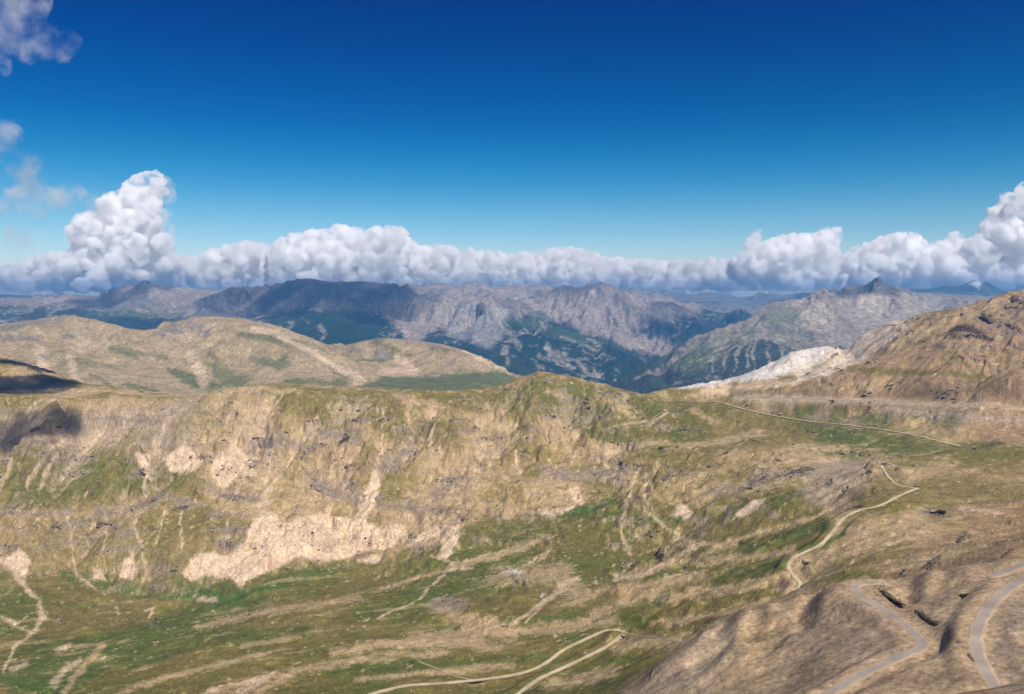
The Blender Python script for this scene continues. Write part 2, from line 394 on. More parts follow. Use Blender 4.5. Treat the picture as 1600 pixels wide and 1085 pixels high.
# ------------------------------------------------------------------ relief
def relief():
    g = ground
    gate = np.clip(g.Y / 300, 0, 1)
    px, py = g.proj()
    wall = sstep(600, 640, py) * (1 - sstep(1000, 1120, px)) * (1 - sstep(840, 960, py))       # the long headwall is the most dissected
    g.add(fbm(g.X, g.Y, 170, 4, seed=2) * 9 * sstep(420, 700, g.Y) + fbm(g.X, g.Y, 60, 3, seed=9) * 1.6 * sstep(150, 300, g.Y))
    hum = sstep(500, 700, g.Y) * (1 - wall * .6)
    g.add(ridged(g.X + g.Y * .3, g.Y, 110, 3, seed=5) * 5.0 * hum)
    g.erode(150, 6, 19, .5, 1.3, .10, .6, mask=sstep(300, 700, g.Y) * (.35 + .65 * wall), seed=1)
    g.gully = g.last
    g.erode(30, 4, 2.3, .5, 1.1, .05, .5, mask=gate * (.6 + .4 * wall), seed=4)
    # strata: hard bands standing out of the headwall
    s, gx, gy = g.slope()
    band = (g.Z + fbm(g.X, g.Y, 120, 3, seed=8) * 7) / 17.0
    fr = band - np.floor(band)
    g.strata = sstep(.0, .12, fr) * (1 - sstep(.3, .55, fr))
    g.crag = np.clip(fbm(g.X, g.Y, 90, 4, .6, seed=12) * 1.6 + .25, 0, 1) * sstep(.38, .62, s) * sstep(700, 1000, g.Y)
    jag = fbm(g.X, g.Y, 9, 3, .6, seed=14)
    g.add((sstep(0, .25, fr) * (1 - fr)) * 5.5 * g.crag + jag * 3.2 * g.crag)
    g.add(ridged(g.X, g.Y, 22, 4, .6, seed=16) * 1.5 * wall * sstep(.25, .5, s))
    g.add(fbm(g.X, g.Y, 14, 3, .55, seed=15) * .5 * gate)

    h = hills
    h.add(fbm(h.X, h.Y, 400, 4, seed=21) * 14)
    h.erode(330, 6, 34, .5, 1.3, .05, .5, seed=6); h.gully = h.last
    m = massif
    m.add(fbm(m.X, m.Y, 1500, 4, seed=31) * 50)
    m.erode(1300, 7, 260, .52, 1.4, .05, .6, seed=7); m.gully = m.last
    m.add(ridged(m.X, m.Y, 420, 5, .6, seed=33) * 30)
    p = peak
    p.erode(800, 7, 75, .54, 1.4, .05, .6, seed=8); p.gully = p.last
    p.add(ridged(p.X, p.Y, 260, 4, .55, seed=34) * 9)
    d = distant
    d.add(ridged(d.X, d.Y, 2000, 5, .5, seed=41) * 60 - 30)
    d.erode(1800, 5, 70, .5, 1.3, .03, .4, seed=9); d.gully = d.last
relief()
def fit(f, pts, su=.018, sl=.10, rounds=3, win=.10):
    """pull crests to where the photograph shows them"""
    pts = sorted(pts); P = []
    for a, b in zip(pts[:-1], pts[1:]):
        n = max(1, int((b[0] - a[0]) / 9)) if b[0] - a[0] < 170 and abs(math.log(b[2] / a[2])) < .22 else 1
        P += [tuple(a[k] + (b[k] - a[k]) * i / n for k in range(3)) for i in range(n)]
    P.append(pts[-1])
    for r in range(rounds):
        U, L, D = [], [], []
        for px, py, Y in P:
            q = float(q_of_py(py)); u = float(u_of_px(px, q)); k = int(np.argmin(np.abs(f.us - u)))
            m = np.abs(f.Ls - math.log(Y)) < win
            col = f.Q[m, max(0, k - 2):k + 3].mean(1); j = int(np.argmin(col))
            U.append(u); L.append(f.Ls[m][j]); D.append(q - col[j])
        num = np.zeros(f.Z.shape); den = np.full(f.Z.shape, .25)
        for u, l, d in zip(U, L, D):
            cu = np.nonzero(np.abs(f.us - u) < su * 3.2)[0]; cl = np.nonzero(np.abs(f.Ls - l) < sl * 3.2)[0]
            if len(cu) == 0: continue
            w = np.exp(-((f.us[cu] - u) / su) ** 2)[None, :] * np.exp(-((f.Ls[cl] - l) / sl) ** 2)[:, None]
            num[cl[0]:cl[-1] + 1, cu[0]:cu[-1] + 1] += w * d; den[cl[0]:cl[-1] + 1, cu[0]:cu[-1] + 1] += w
        f.Q = f.Q + num / den
        f.Z = -f.Q * f.Y
def ctrl_in(c, *boxes):
    return [p for p in c for (x0, x1, y0, y1, d0, d1) in boxes if x0 <= p[0] <= x1 and y0 <= p[1] <= y1 and d0 <= p[2] <= d1]
fit(ground, ctrl_in(A_CTRL, (300, 1110, 575, 632, 1480, 1720)), .018, .05, 3, .05)
fit(ground, ctrl_in(A_CTRL, (0, 290, 550, 622, 1620, 1900)), .018, .04, 3, .04)
fit(ground, ctrl_in(A_CTRL, (1030, 1390, 500, 612, 1700, 1900)), .014, .03, 3, .03)
fit(ground, ctrl_in(A_CTRL, (1400, 1700, 440, 500, 1500, 1720)), .014, .03, 3, .03)
fit(ground, ctrl_in(A_CTRL, (990, 1630, 870, 1070, 318, 370)), .014, .03, 3, .03)
S_HILL = [(0,507,3300),(60,499,3200),(105,492,3150),(150,500,3150),(200,513,3250),(228,517,3350),(262,504,3400),(320,494,3300),(370,497,3250),(430,509,3250),(480,526,3250),(515,540,3300),(535,541,3450),(565,533,3600),(600,528,3700),(650,532,3700),(700,540,3650),(750,556,3600),(800,582,3500),(850,605,3400)]
S_PEAK = [(1000,612,5200),(1030,590,5400),(1060,562,5600),(1090,546,5750),(1120,527,5850),(1150,508,6000),(1175,495,6100),(1195,486,6200),(1235,478,6400),(1265,461,6600),(1283,451,6700),(1292,457,6720),(1312,459,6800),(1335,452,6900),(1352,447,6950),(1362,441,7000),(1369,437,7000),(1377,443,7020),(1388,449,7050),(1410,456,7100),(1440,458,7200),(1500,461,7300),(1560,464,7400),(1640,462,7400)]
S_SPUR = [(660,462,9600),(700,466,9500),(760,478,9200),(820,492,8900),(870,508,8600),(920,530,8200),(980,553,7900),(1030,580,7500)]
S_SKY = [(0,465,11500),(60,466,11500),(100,459,10800),(150,464,10500),(180,451,10500),(220,443,10500),(260,446,10700),(310,453,10700),(350,456,10500),(380,450,10200),(410,448,10000),(450,440,9600),(480,435,9500),(500,438,9500),(520,441,9500),(560,440,9500),(610,444,9500),(640,449,9700)]
S_SKY2 = [(660,447,11200),(690,443,11800),(715,447,12000),(760,449,12800),(805,445,13000)]
S_SKY3 = [(826,449,11800),(850,446,11500),(865,450,11300),(880,447,11000),(905,450,10700),(925,446,10500),(935,443,10500),(950,444,10500),(962,449,10500),(980,456,10500),(1010,470,10500),(1050,471,10400),(1075,482,10100),(1130,510,9600)]
fit(hills, S_HILL, .014, .06, 4, .06)
fit(peak, S_PEAK, .010, .035, 5, .022)
fit(massif, S_SPUR, .012, .03, 3, .025)
for k_ in range(2):
    fit(massif, S_SKY2, .008, .06, 3, .05); fit(massif, S_SKY3, .007, .06, 3, .05); fit(massif, S_SKY, .008, .06, 3, .05)
fit(distant, ctrl_in(D_CTRL, (1000, 1600, 430, 470, 13000, 17500)), .008, .05, 3, .05)
S_TOP = [(1312,458,6900),(1335,452,6960),(1352,446,7000),(1362,440,7000),(1369,435,7000),(1377,440,7000),(1390,447,7000),(1405,453,7000),(1425,458,7050)]
fit(peak, S_TOP, .004, .02, 4, .018)
def soften_near():
    """the frost-shattered near spur is smooth: ease its folds"""
    g = ground
    r = np.nonzero((g.Ys > 170) & (g.Ys < 345))[0]; c = np.nonzero((g.us > .36) & (g.us < .80))[0]
    r0, r1, c0, c1 = r[0], r[-1] + 1, c[0], c[-1] + 1
    Q = g.Q[r0:r1, c0:c1].copy()
    def box1(A, k, ax):
        A = np.moveaxis(A, ax, 0); P = np.concatenate([np.repeat(A[:1], k, 0), A, np.repeat(A[-1:], k, 0)]); cs = np.cumsum(np.concatenate([np.zeros_like(P[:1]), P]), 0)
        return np.moveaxis((cs[2 * k + 1:] - cs[:-2 * k - 1]) / (2 * k + 1), 0, ax)
    S = -Q * g.Ys[r0:r1][:, None]
    for _ in range(3): S = box1(box1(S, 7, 0), 19, 1)
    w = (sstep(185, 215, g.Ys[r0:r1]) * (1 - sstep(306, 328, g.Ys[r0:r1])))[:, None] * sstep(.38, .42, g.us[c0:c1])[None, :]
    S = S + fbm(g.X[r0:r1, c0:c1], g.Y[r0:r1, c0:c1], 9, 3, seed=17) * .35
    Z = g.Z.copy(); Z[r0:r1, c0:c1] = Z[r0:r1, c0:c1] * (1 - w) + S * w
    g.Z = Z; g.Q = -Z / g.Y
soften_near()
# ------------------------------------------------------------------ roads and tracks: where they run, benched into the slope
ROADS = [
 dict(name="track", label="pale gravel track traversing the far slope below the pass", w=6.4, hint=(1600, 1150), mat="gravel", pad=22,
      pts=[(1062,627),(1090,629),(1120,628),(1150,636),(1200,648),(1260,658),(1330,665),(1400,675),(1450,685),(1500,698)]),
 dict(name="old_road", label="wide old bench road along the foot of the brown hill", w=7, hint=(1560, 1230), mat="shale",
      pts=[(1130,622),(1160,621),(1230,622),(1300,625),(1380,628),(1450,630),(1520,633),(1610,637),(1700,640)]),
 dict(name="track", label="gravel track with a sharp bend winding down the right side of the basin", w=3.6, hint=(1000, 890), mat="gravel",
      pts=[(1374,721),(1380,733),(1389,746),(1402,757),(1420,762),(1434,763)]),
 dict(name="track", label="winding pale gravel track descending to the crest of the brown spur", w=4.2, hint=(890, 610), mat="gravel",
      pts=[(1434,763),(1405,775),(1375,790),(1342,798),(1318,810),(1302,830),(1282,851),(1255,864),(1238,874),(1232,886),(1240,900),(1250,911),(1246,922),(1240,934)]),
 dict(name="track", label="pale dirt track rising to a pointed junction on the basin floor", w=4.6, hint=(628, 712), mat="gravel", pad=5,
      pts=[(560,1092),(600,1079),(640,1071),(700,1067),(760,1061),(815,1052),(850,1038),(880,1016),(915,999),(942,987),(960,983),(976,987)]),
 dict(name="track", label="lower dirt track descending from the pointed junction to the bottom edge", w=4.6, hint=(712, 612), mat="gravel", pad=5,
      pts=[(976,987),(973,991),(964,999),(945,1012),(915,1027),(875,1046),(840,1062),(800,1092)]),
 dict(name="track", label="short pale track coming out from under the spur", w=5.2, hint=(585, 600), mat="gravel",
      pts=[(1004,1049),(985,1056),(960,1066),(935,1078),(910,1092)]),
 dict(name="footpath", label="faint footpath crossing the basin from the hairpin bend", w=1.8, hint=(712, 670), mat="shale",
      pts=[(974,988),(1000,994),(1030,998),(1062,1001)]),
 dict(name="footpath", label="faint footpath joining the double track from the left", w=1.5, hint=(730, 675), mat="shale",
      pts=[(655,1034),(680,1044),(705,1055),(740,1063)]),
 dict(name="footpath", label="thin footpath dropping from the small meadow below the knoll", w=1.8, hint=(1450, 1400), mat="gravel",
      pts=[(1036,643),(1022,652),(1014,664)]),
 dict(name="mountain_road", label="grey paved road with a hairpin bend on the brown spur", w=4.6, hint=(345, 248), mat="asphalt", pad=1,
      pts=[(1385,911),(1362,911),(1342,914),(1335,920),(1350,934),(1378,951),(1405,971),(1428,989),(1441,1003),(1437,1014),(1420,1021),(1390,1034),(1360,1047),(1325,1066),(1285,1092)]),
 dict(name="mountain_road", label="grey paved road curving down the slope at the right edge", w=5.4, hint=(317, 223), mat="asphalt", pad=1.5,
      pts=[(1650,893),(1610,903),(1580,917),(1555,938),(1537,962),(1526,990),(1527,1018),(1538,1045),(1553,1070),(1572,1100)]),
 dict(name="mountain_road", label="upper stretch of grey road above the right-hand bend", w=4.6, hint=(330, 334), mat="asphalt",
      pts=[(1545,903),(1565,896),(1585,888),(1610,878),(1650,864)]),
]
def catmull(P, step):
    P = np.array(P); out = []
    for i in range(len(P) - 1):
        a, b, c, d = P[max(i - 1, 0)], P[i], P[i + 1], P[min(i + 2, len(P) - 1)]
        n = max(2, int(np.linalg.norm(c[:2] - b[:2]) / step))
        for t in np.linspace(0, 1, n, endpoint=False):
            out.append(.5 * ((2 * b) + (c - a) * t + (2 * a - 5 * b + 4 * c - d) * t * t + (3 * b - a - 3 * c + d) * t ** 3))
    out.append(P[-1]); return np.array(out)
def lay_roads():
    g = ground
    for r in ROADS:
        n = len(r['pts']); h = r['hint']
        Ps, hint = [], h[0]
        for i, (px, py) in enumerate(r['pts']):
            goal = h[0] * (h[1] / h[0]) ** (i / (n - 1))
            x, y, z = g.find(px, py, goal)
            Ps.append((px, py, min(max(y, goal * .94), goal * 1.06)))
        ly = np.log([p[2] for p in Ps])
        for _ in range(2): ly = np.convolve(np.pad(ly, 1, mode='edge'), (.25, .5, .25), 'valid')
        Ps = [(float(u_of_px(p[0], q_of_py(p[1]))) * math.exp(l), math.exp(l), -float(q_of_py(p[1])) * math.exp(l)) for p, l in zip(Ps, ly)]
        L = catmull(Ps, max(1.2, h[1] * .004))
        z = L[:, 2]
        k = 4; zz = np.convolve(np.pad(z, k, mode='edge'), np.hanning(2 * k + 1) / np.hanning(2 * k + 1).sum(), 'valid')
        L[:, 2] = zz
        r['line'] = L
        half = r['w'] / 2
        x0, x1, y0, y1 = L[:, 0].min() - 60, L[:, 0].max() + 60, L[:, 1].min() - 60, L[:, 1].max() + 60
        idx = np.nonzero(((g.X > x0) & (g.X < x1) & (g.Y > y0) & (g.Y < y1)).ravel())[0]
        vx, vy, vz = g.X.ravel()[idx], g.Y.ravel()[idx], g.Z.ravel()[idx]
        best = np.full(len(idx), 1e9); bz = np.zeros(len(idx)); off = np.zeros(len(idx))
        gap = np.abs(L[:, 2] - g.zat(L[:, 0], L[:, 1])); gap = np.convolve(np.pad(gap, 3, mode='edge'), np.ones(7) / 7, 'valid')
        for (ax, ay, az), (bx, by, bz_), gp in zip(L[:-1], L[1:], gap):
            dx, dy = bx - ax, by - ay
            t = np.clip(((vx - ax) * dx + (vy - ay) * dy) / (dx * dx + dy * dy + 1e-9), 0, 1)
            d = np.hypot(vx - ax - t * dx, vy - ay - t * dy)
            m = d < best; best[m] = d[m]; bz[m] = (az + t * (bz_ - az))[m]; off[m] = gp
        cell = vy * .0032
        w = 1 - sstep(half + cell * 1.2 + .5, half * 1.8 + cell * 2.5 + 2.5 + 2.2 * off + r.get('pad', 0), best)
        Zf = g.Z.ravel(); Zf[idx] = Zf[idx] * (1 - w) + (bz - .02) * w
        g.Z = Zf.reshape(g.Z.shape)
    g.Q = -g.Z / g.Y
    # low humps just in front of the tracks are worn down
    for r in ROADS:
        if r['mat'] == 'asphalt' or r['name'] == 'old_road': continue
        for x, y, z in r['line']:
            u, q = x / y, -z / y
            c = np.abs(g.us - u) < (r['w'] * 1.2) / y
            rr = (g.Ys < y) & (g.Ys > y - 55)
            ii = np.ix_(rr, c)
            g.Q[ii] = np.maximum(g.Q[ii], q + .0010)
    g.Z = -g.Q * g.Y
lay_roads()
# ------------------------------------------------------------------ land cover (what grows or lies where; base colours only)
TAN = (.46, .330, .180); PALE = (.63, .465, .315); OLIVE = (.158, .132, .034); GREEN = (.088, .114, .026); BRIGHT = (.055, .125, .028)
BROWN = (.31, .205, .115); DRY = (.245, .180, .066); UMBER = (.165, .110, .072); ROCK = (.22, .165, .135); MAUVE = (.36, .275, .21)
WHITE = (.62, .565, .50); CHALK = (.60, .49, .39)
class Cover:
    def __init__(s, fan, base, warp, lam):
        s.f = fan
        s.px, s.py = fan.proj()
        s.px = s.px + fbm(fan.X, fan.Y, lam, 4, .6, seed=51) * warp * 2.2
        s.py = s.py + fbm(fan.X, fan.Y, lam, 4, .6, seed=52) * warp
        s.col = np.empty(fan.Z.shape + (3,), f4); s.col[:] = base
        s.grain = fbm(fan.X, fan.Y, lam * .45, 4, .7, seed=53)
        s.fine = fbm(fan.X, fan.Y, lam * .11, 3, .75, seed=54)
        fan.col = s.col
    def lay(s, c, m):
        m = np.clip(m, 0, 1)[..., None].astype(f4)
        s.col *= (1 - m); s.col += m * np.array(c, f4)
    def stroke(s, c, a, pts, w, soft=.5, rag=.5):
        """paint along a line; w = half width (one number or one per point), rag = how broken the edge is"""
        pts = np.array(pts, float); ws = np.full(len(pts), float(w)) if np.isscalar(w) else np.array(w, float)
        m = ws.max() * 1.8 + 4
        b = (s.px > pts[:, 0].min() - m) & (s.px < pts[:, 0].max() + m) & (s.py > pts[:, 1].min() - m) & (s.py < pts[:, 1].max() + m)
        x, y, g = s.px[b], s.py[b], s.grain[b] + s.fine[b] * .9
        if x.size == 0: return
        best = np.full(x.shape, 9.)
        if len(pts) == 1: pts = np.vstack([pts, pts + .01]); ws = np.array([ws[0], ws[0]])
        for (x0, y0), (x1, y1), w0, w1 in zip(pts[:-1], pts[1:], ws[:-1], ws[1:]):
            dx, dy = x1 - x0, y1 - y0
            t = np.clip(((x - x0) * dx + (y - y0) * dy) / (dx * dx + dy * dy + 1e-9), 0, 1)
            best = np.minimum(best, np.hypot(x - x0 - t * dx, y - y0 - t * dy) / (w0 + (w1 - w0) * t))
        v = (1 - sstep(1 - soft, 1 + soft * .6, best + g * rag)) * a
        v = v[..., None].astype(f4)
        s.col[b] = s.col[b] * (1 - v) + v * np.array(c, f4)
    def poly(s, c, a, pts, soft=4, rag=8):
        pts = np.array(pts, float)
        b = (s.px > pts[:, 0].min() - 25) & (s.px < pts[:, 0].max() + 25) & (s.py > pts[:, 1].min() - 25) & (s.py < pts[:, 1].max() + 25)
        x, y, g = s.px[b], s.py[b], s.grain[b] + s.fine[b] * .5
        if x.size == 0: return
        ins = np.zeros(x.shape, bool); d = np.full(x.shape, 1e9)
        for (x0, y0), (x1, y1) in zip(pts, np.roll(pts, -1, 0)):
            ins ^= ((y0 > y) != (y1 > y)) & (x < (x1 - x0) * (y - y0) / (y1 - y0 + 1e-9) + x0)
            dx, dy = x1 - x0, y1 - y0
            t = np.clip(((x - x0) * dx + (y - y0) * dy) / (dx * dx + dy * dy + 1e-9), 0, 1)
            d = np.minimum(d, np.hypot(x - x0 - t * dx, y - y0 - t * dy))
        sd = np.where(ins, d, -d) - g * rag
        v = (sstep(-soft, soft, sd) * a)[..., None].astype(f4)
        s.col[b] = s.col[b] * (1 - v) + v * np.array(c, f4)

def g_fr(g):
    b = (g.Z + fbm(g.X, g.Y, 120, 3, seed=8) * 7) / 17.0 * 2
    return b - np.floor(b)
def cover_ground():
    g = ground; C = Cover(g, TAN, 5, 60)
    s, gx, gy = g.slope()
    X, Y = g.X, g.Y
    n1 = fbm(X, Y, 130, 4, .6, seed=61); n2 = fbm(X, Y, 30, 4, .65, seed=62); n3 = fbm(X, Y, 9, 3, .7, seed=63)
    px, py = C.px, C.py
    # general tone
    strp = fbm((X * .94 + Y * .35) / 7, (Y * .94 - X * .35), 20, 4, .6, seed=68)          # turf and debris lie in bands along the floor
    fall = fbm(X, Y / 9, 9, 4, .65, seed=69)                                               # and in streaks down the walls
    C.lay(DRY, sstep(-.25, .35, n1 + n2 * .5))
    C.lay(OLIVE, sstep(.0, .45, n2 * .8 + n1 * .7 + .1 - s * .35) * .8)
    # the right side and the near spur are brown shale soil
    C.poly(BROWN, .85, [(1180,612),(1400,545),(1440,500),(1640,440),(1800,420),(1900,690),(1560,700),(1460,650),(1300,640)], 10, 10)
    C.poly(BROWN, .75, [(1440,745),(1520,725),(1900,700),(1900,1200),(1380,1200),(1340,915),(1420,860),(1500,820)], 18, 16)
    C.poly(BROWN, .95, [(985,1075),(1100,985),(1240,932),(1340,915),(1460,893),(1560,890),(1900,840),(1900,1500),(700,1500)], 4, 3)
    near = (g.Y < 420).astype(f4)
    C.lay((.40, .285, .175), near * .9)
    # headwall, left part: pale scree and mauve shale below the rim
    C.poly(MAUVE, .75, [(-60,636),(250,636),(330,612),(420,604),(440,690),(330,730),(240,735),(120,700),(-60,720)], 8, 12)
    C.poly(TAN, .8, [(330,620),(415,606),(450,640),(520,700),(560,790),(430,850),(330,790),(300,700)], 12, 22)
    C.poly(OLIVE, .7, [(-20,690),(60,700),(230,700),(290,760),(270,790),(150,800),(0,800)], 10, 18)
    C.poly(GREEN, .75, [(20,705),(60,700),(140,705),(230,712),(300,745),(260,770),(160,775),(60,800),(0,800)], 8, 24)
    C.poly(OLIVE, .65, [(120,800),(420,815),(440,850),(300,900),(140,900),(60,850)], 10, 20)
    C.poly(DRY, .6, [(0,790),(120,800),(140,900),(60,910),(0,880)], 10, 20)
    # olive cap of the ridge
    C.poly(OLIVE, .85, [(400,602),(500,604),(600,608),(700,612),(780,606),(845,582),(920,592),(1000,616),(1110,630),(1130,700),(1000,700),(900,700),(860,640),(760,650),(700,690),(640,700),(560,650),(520,700),(490,650),(440,640)], 6, 18)
    C.poly(GREEN, .7, [(780,615),(850,590),(960,612),(1080,640),(1120,690),(1040,720),(940,690),(880,665),(780,640)], 6, 16)
    C.poly(OLIVE, .75, [(1000,650),(1130,632),(1300,655),(1440,690),(1500,700),(1420,720),(1300,700),(1150,700),(1050,760),(960,740)], 8, 18)
    C.poly(GREEN, .65, [(1190,640),(1290,660),(1480,690),(1600,695),(1600,720),(1400,712),(1300,690)], 6, 16)
    for p in ([(1250,645),(1275,640)], [(1300,650),(1315,645)], [(1345,660),(1385,655)], [(1430,645),(1490,655)], [(1275,700),(1340,715)], [(1285,680),(1350,690)]):
        C.stroke(GREEN, .75, p, 13, .6, .8)
    # dry tan streaks on the cap
    for p, w in (([(405,606),(440,612)],4), ([(640,645),(760,655),(860,690),(900,715)],9), ([(620,620),(700,640)],7), ([(820,655),(870,665),(920,690),(960,712)],7), ([(935,618),(985,650)],7),
                 ([(1010,665),(1040,642)],2.5), ([(900,690),(960,700),(1040,690)],5), ([(1050,700),(1130,690),(1190,675)],6), ([(1150,710),(1240,700),(1320,700)],7), ([(660,720),(720,730),(760,760)],10),
                 ([(330,618),(400,608),(470,612)],4), ([(1080,640),(1120,660)],5), ([(860,612),(880,620)],4)):
        C.stroke(TAN, .8, p, w, .6, 1.0)
    # floor of the basin
    C.poly(OLIVE, .92, [(-60,890),(60,895),(200,905),(300,915),(420,900),(560,872),(680,855),(760,810),(860,800),(960,770),(1080,790),(1240,760),(1290,790),(1300,850),(1200,900),(1220,930),(1100,985),(1000,1070),(900,1200),(-100,1200)], 8, 22)
    floor = sstep(860, 900, py) * (1 - sstep(1000, 1200, px)) * (g.Y > 450)
    C.lay(GREEN, floor * sstep(-.15, .4, n1 + n2 * .4) * .75)
    C.lay(DRY, floor * sstep(.05, .4, -n1 + n2 * .7) * .4)
    C.poly(GREEN, .8, [(110,900),(260,905),(300,940),(200,990),(60,1000),(20,1085),(100,1085),(240,1010),(420,960),(400,930),(560,890),(500,880)], 10, 26)
    C.poly(GREEN, .6, [(640,860),(760,820),(900,800),(980,775),(1000,830),(970,880),(860,900),(720,930),(600,960)], 10, 20)
    C.poly(OLIVE, .7, [(860,812),(980,830),(960,870),(840,870)], 12, 16)
    C.stroke(BRIGHT, .9, [(845,808),(890,800),(930,792),(965,775)], [3, 8, 7, 4], .5, .6)
    C.stroke(BRIGHT, .8, [(275,935),(310,925),(345,940),(395,925),(440,915),(490,898)], [4, 10, 9, 8, 5, 3], .6, .8)
    C.stroke(BRIGHT, .55, [(100,900),(200,925),(280,930)], 10, .6, .9)
    C.stroke(BRIGHT, .8, [(1005,935),(1030,940),(1042,925)], [4, 9, 6], .5, .6)
    C.stroke(BRIGHT, .7, [(990,815),(1060,812),(1100,808)], 5, .5, .8)
    C.stroke(BRIGHT, .6, [(1060,685),(1045,668)], 6, .6, .8)
    C.stroke(BRIGHT, .5, [(20,1070),(90,1075),(130,1060)], 14, .6, .8)
    for p, w in (([(20,1020),(150,1000),(300,960),(420,940)],7), ([(560,960),(700,930),(800,880)],9), ([(1090,868),(1180,855),(1290,820)],6), ([(1120,905),(1230,880)],9), ([(680,990),(900,960),(1000,970)],8),
                 ([(520,1045),(700,1040),(860,1030)],9), ([(1000,1000),(1070,1010)],8), ([(1130,800),(1200,790),(1260,770)],8), ([(200,1040),(330,1000),(480,985)],8)):
        C.stroke(GREEN, .75, p, np.array(w) * 1.3, .7, 1.1)
    # tan swells between the green
    for p, w in (([(310,980),(420,955),(560,935)],5), ([(640,1000),(740,990),(860,985),(960,970)],9), ([(560,1010),(680,1005),(780,1010)],7), ([(520,1020),(600,1005),(760,1000)],6), ([(320,1085),(420,1060),(560,1030),(700,1020)],7),
                 ([(780,900),(880,895),(900,930)],16), ([(690,950),(720,970),(800,985)],14), ([(900,930),(1000,915),(1100,900)],9), ([(1090,880),(1170,870),(1240,860)],7), ([(1080,930),(1180,915),(1230,900)],8),
                 ([(1060,850),(1130,850),(1200,830),(1300,800)],4), ([(980,900),(1060,880),(1150,850)],6), ([(100,1085),(130,1040),(160,1010)],5), ([(700,890),(800,860),(860,840)],6), ([(600,920),(700,890),(760,870)],4),
                 ([(970,1010),(1080,1000),(1090,1030)],12), ([(860,1070),(960,1050)],10), ([(560,1060),(700,1050),(800,1040)],5), ([(930,960),(1000,930),(1060,935)],10), ([(1250,880),(1330,850),(1420,830)],14), ([(1340,830),(1440,800)],12),
                 ([(1400,890),(1500,860)],8), ([(1040,975),(1130,955),(1200,940)],7), ([(180,1085),(260,1060),(420,1020)],4), ([(400,1085),(460,1050)],7)):
        C.stroke(TAN, .78, p, w, .7, 1.2)
    for p, w in (([(1050,700),(1110,725)],9), ([(1150,740),(1190,700),(1230,690)],10)): C.stroke(DRY, .7, p, w, .6, 1)
    # debris in the gullies of the headwall, grass on its ribs
    wall = sstep(.3, .5, s) * sstep(700, 950, Y) * (1 - sstep(1040, 1250, px))
    C.lay(PALE, wall * sstep(.05, .55, -g.gully + n3 * .4) * .38)
    C.lay(DRY, wall * sstep(.15, .6, g.gully + n2 * .5) * .5)
    fall2 = fbm(X + Y * .15, Y / 6, 26, 4, .6, seed=70)
    C.lay(UMBER, wall * sstep(.08, .4, -fall2 - n2 * .3) * .5)
    C.lay(PALE, wall * sstep(.15, .5, fall + fall2 * .5) * .38)
    C.lay(OLIVE, wall * sstep(.12, .5, -fall + n1 * .25) * .45)
    flo = (1 - sstep(.25, .4, s)) * sstep(430, 520, Y) * (1 - sstep(1300, 1500, Y))
    C.lay(TAN, flo * sstep(.08, .42, strp + n2 * .25) * .5)
    C.lay(UMBER, flo * sstep(.15, .5, -strp + n2 * .3) * .15)
    C.lay(DRY, wall * .12)
    C.lay(OLIVE, wall * sstep(.0, .4, n1 + n2 * .5) * .22)
    # scree fans
    SCREE = [
     [(286,896),(300,872),(330,862),(360,868),(384,846),(393,812),(412,806),(425,800),(440,822),(470,806),(520,806),(552,812),(568,775),(585,735),(593,732),(590,770),(572,815),(585,826),(632,822),(636,840),(600,858),(566,862),(545,872),(500,876),(470,868),(440,882),(405,900),(372,918),(362,905),(330,900),(300,905)],
     [(640,850),(660,832),(700,818),(690,835),(660,850)], [(680,872),(688,850),(705,822),(722,820),(712,850),(694,872)],
     [(188,900),(195,872),(206,864),(216,890),(208,905)], [(148,905),(152,888),(164,892),(166,905)],
     [(335,720),(350,700),(372,690),(392,720),(400,745),(372,742),(345,765),(335,745)], [(258,715),(290,690),(310,712),(318,722),(290,740),(262,735)],
     [(890,765),(900,758),(912,778),(908,788),(898,786)], [(1045,808),(1062,785),(1085,800),(1080,808)], [(1145,808),(1170,782),(1195,778),(1180,795),(1155,810)],
     [(215,708),(235,712),(234,750),(224,745)], [(30,855),(50,880),(40,905),(10,880)], [(832,800),(870,795),(900,790),(880,803),(850,806)],
     [(560,875),(600,865),(585,880)]]
    for p in SCREE: C.poly(PALE, .95, p, 2.0, 5)
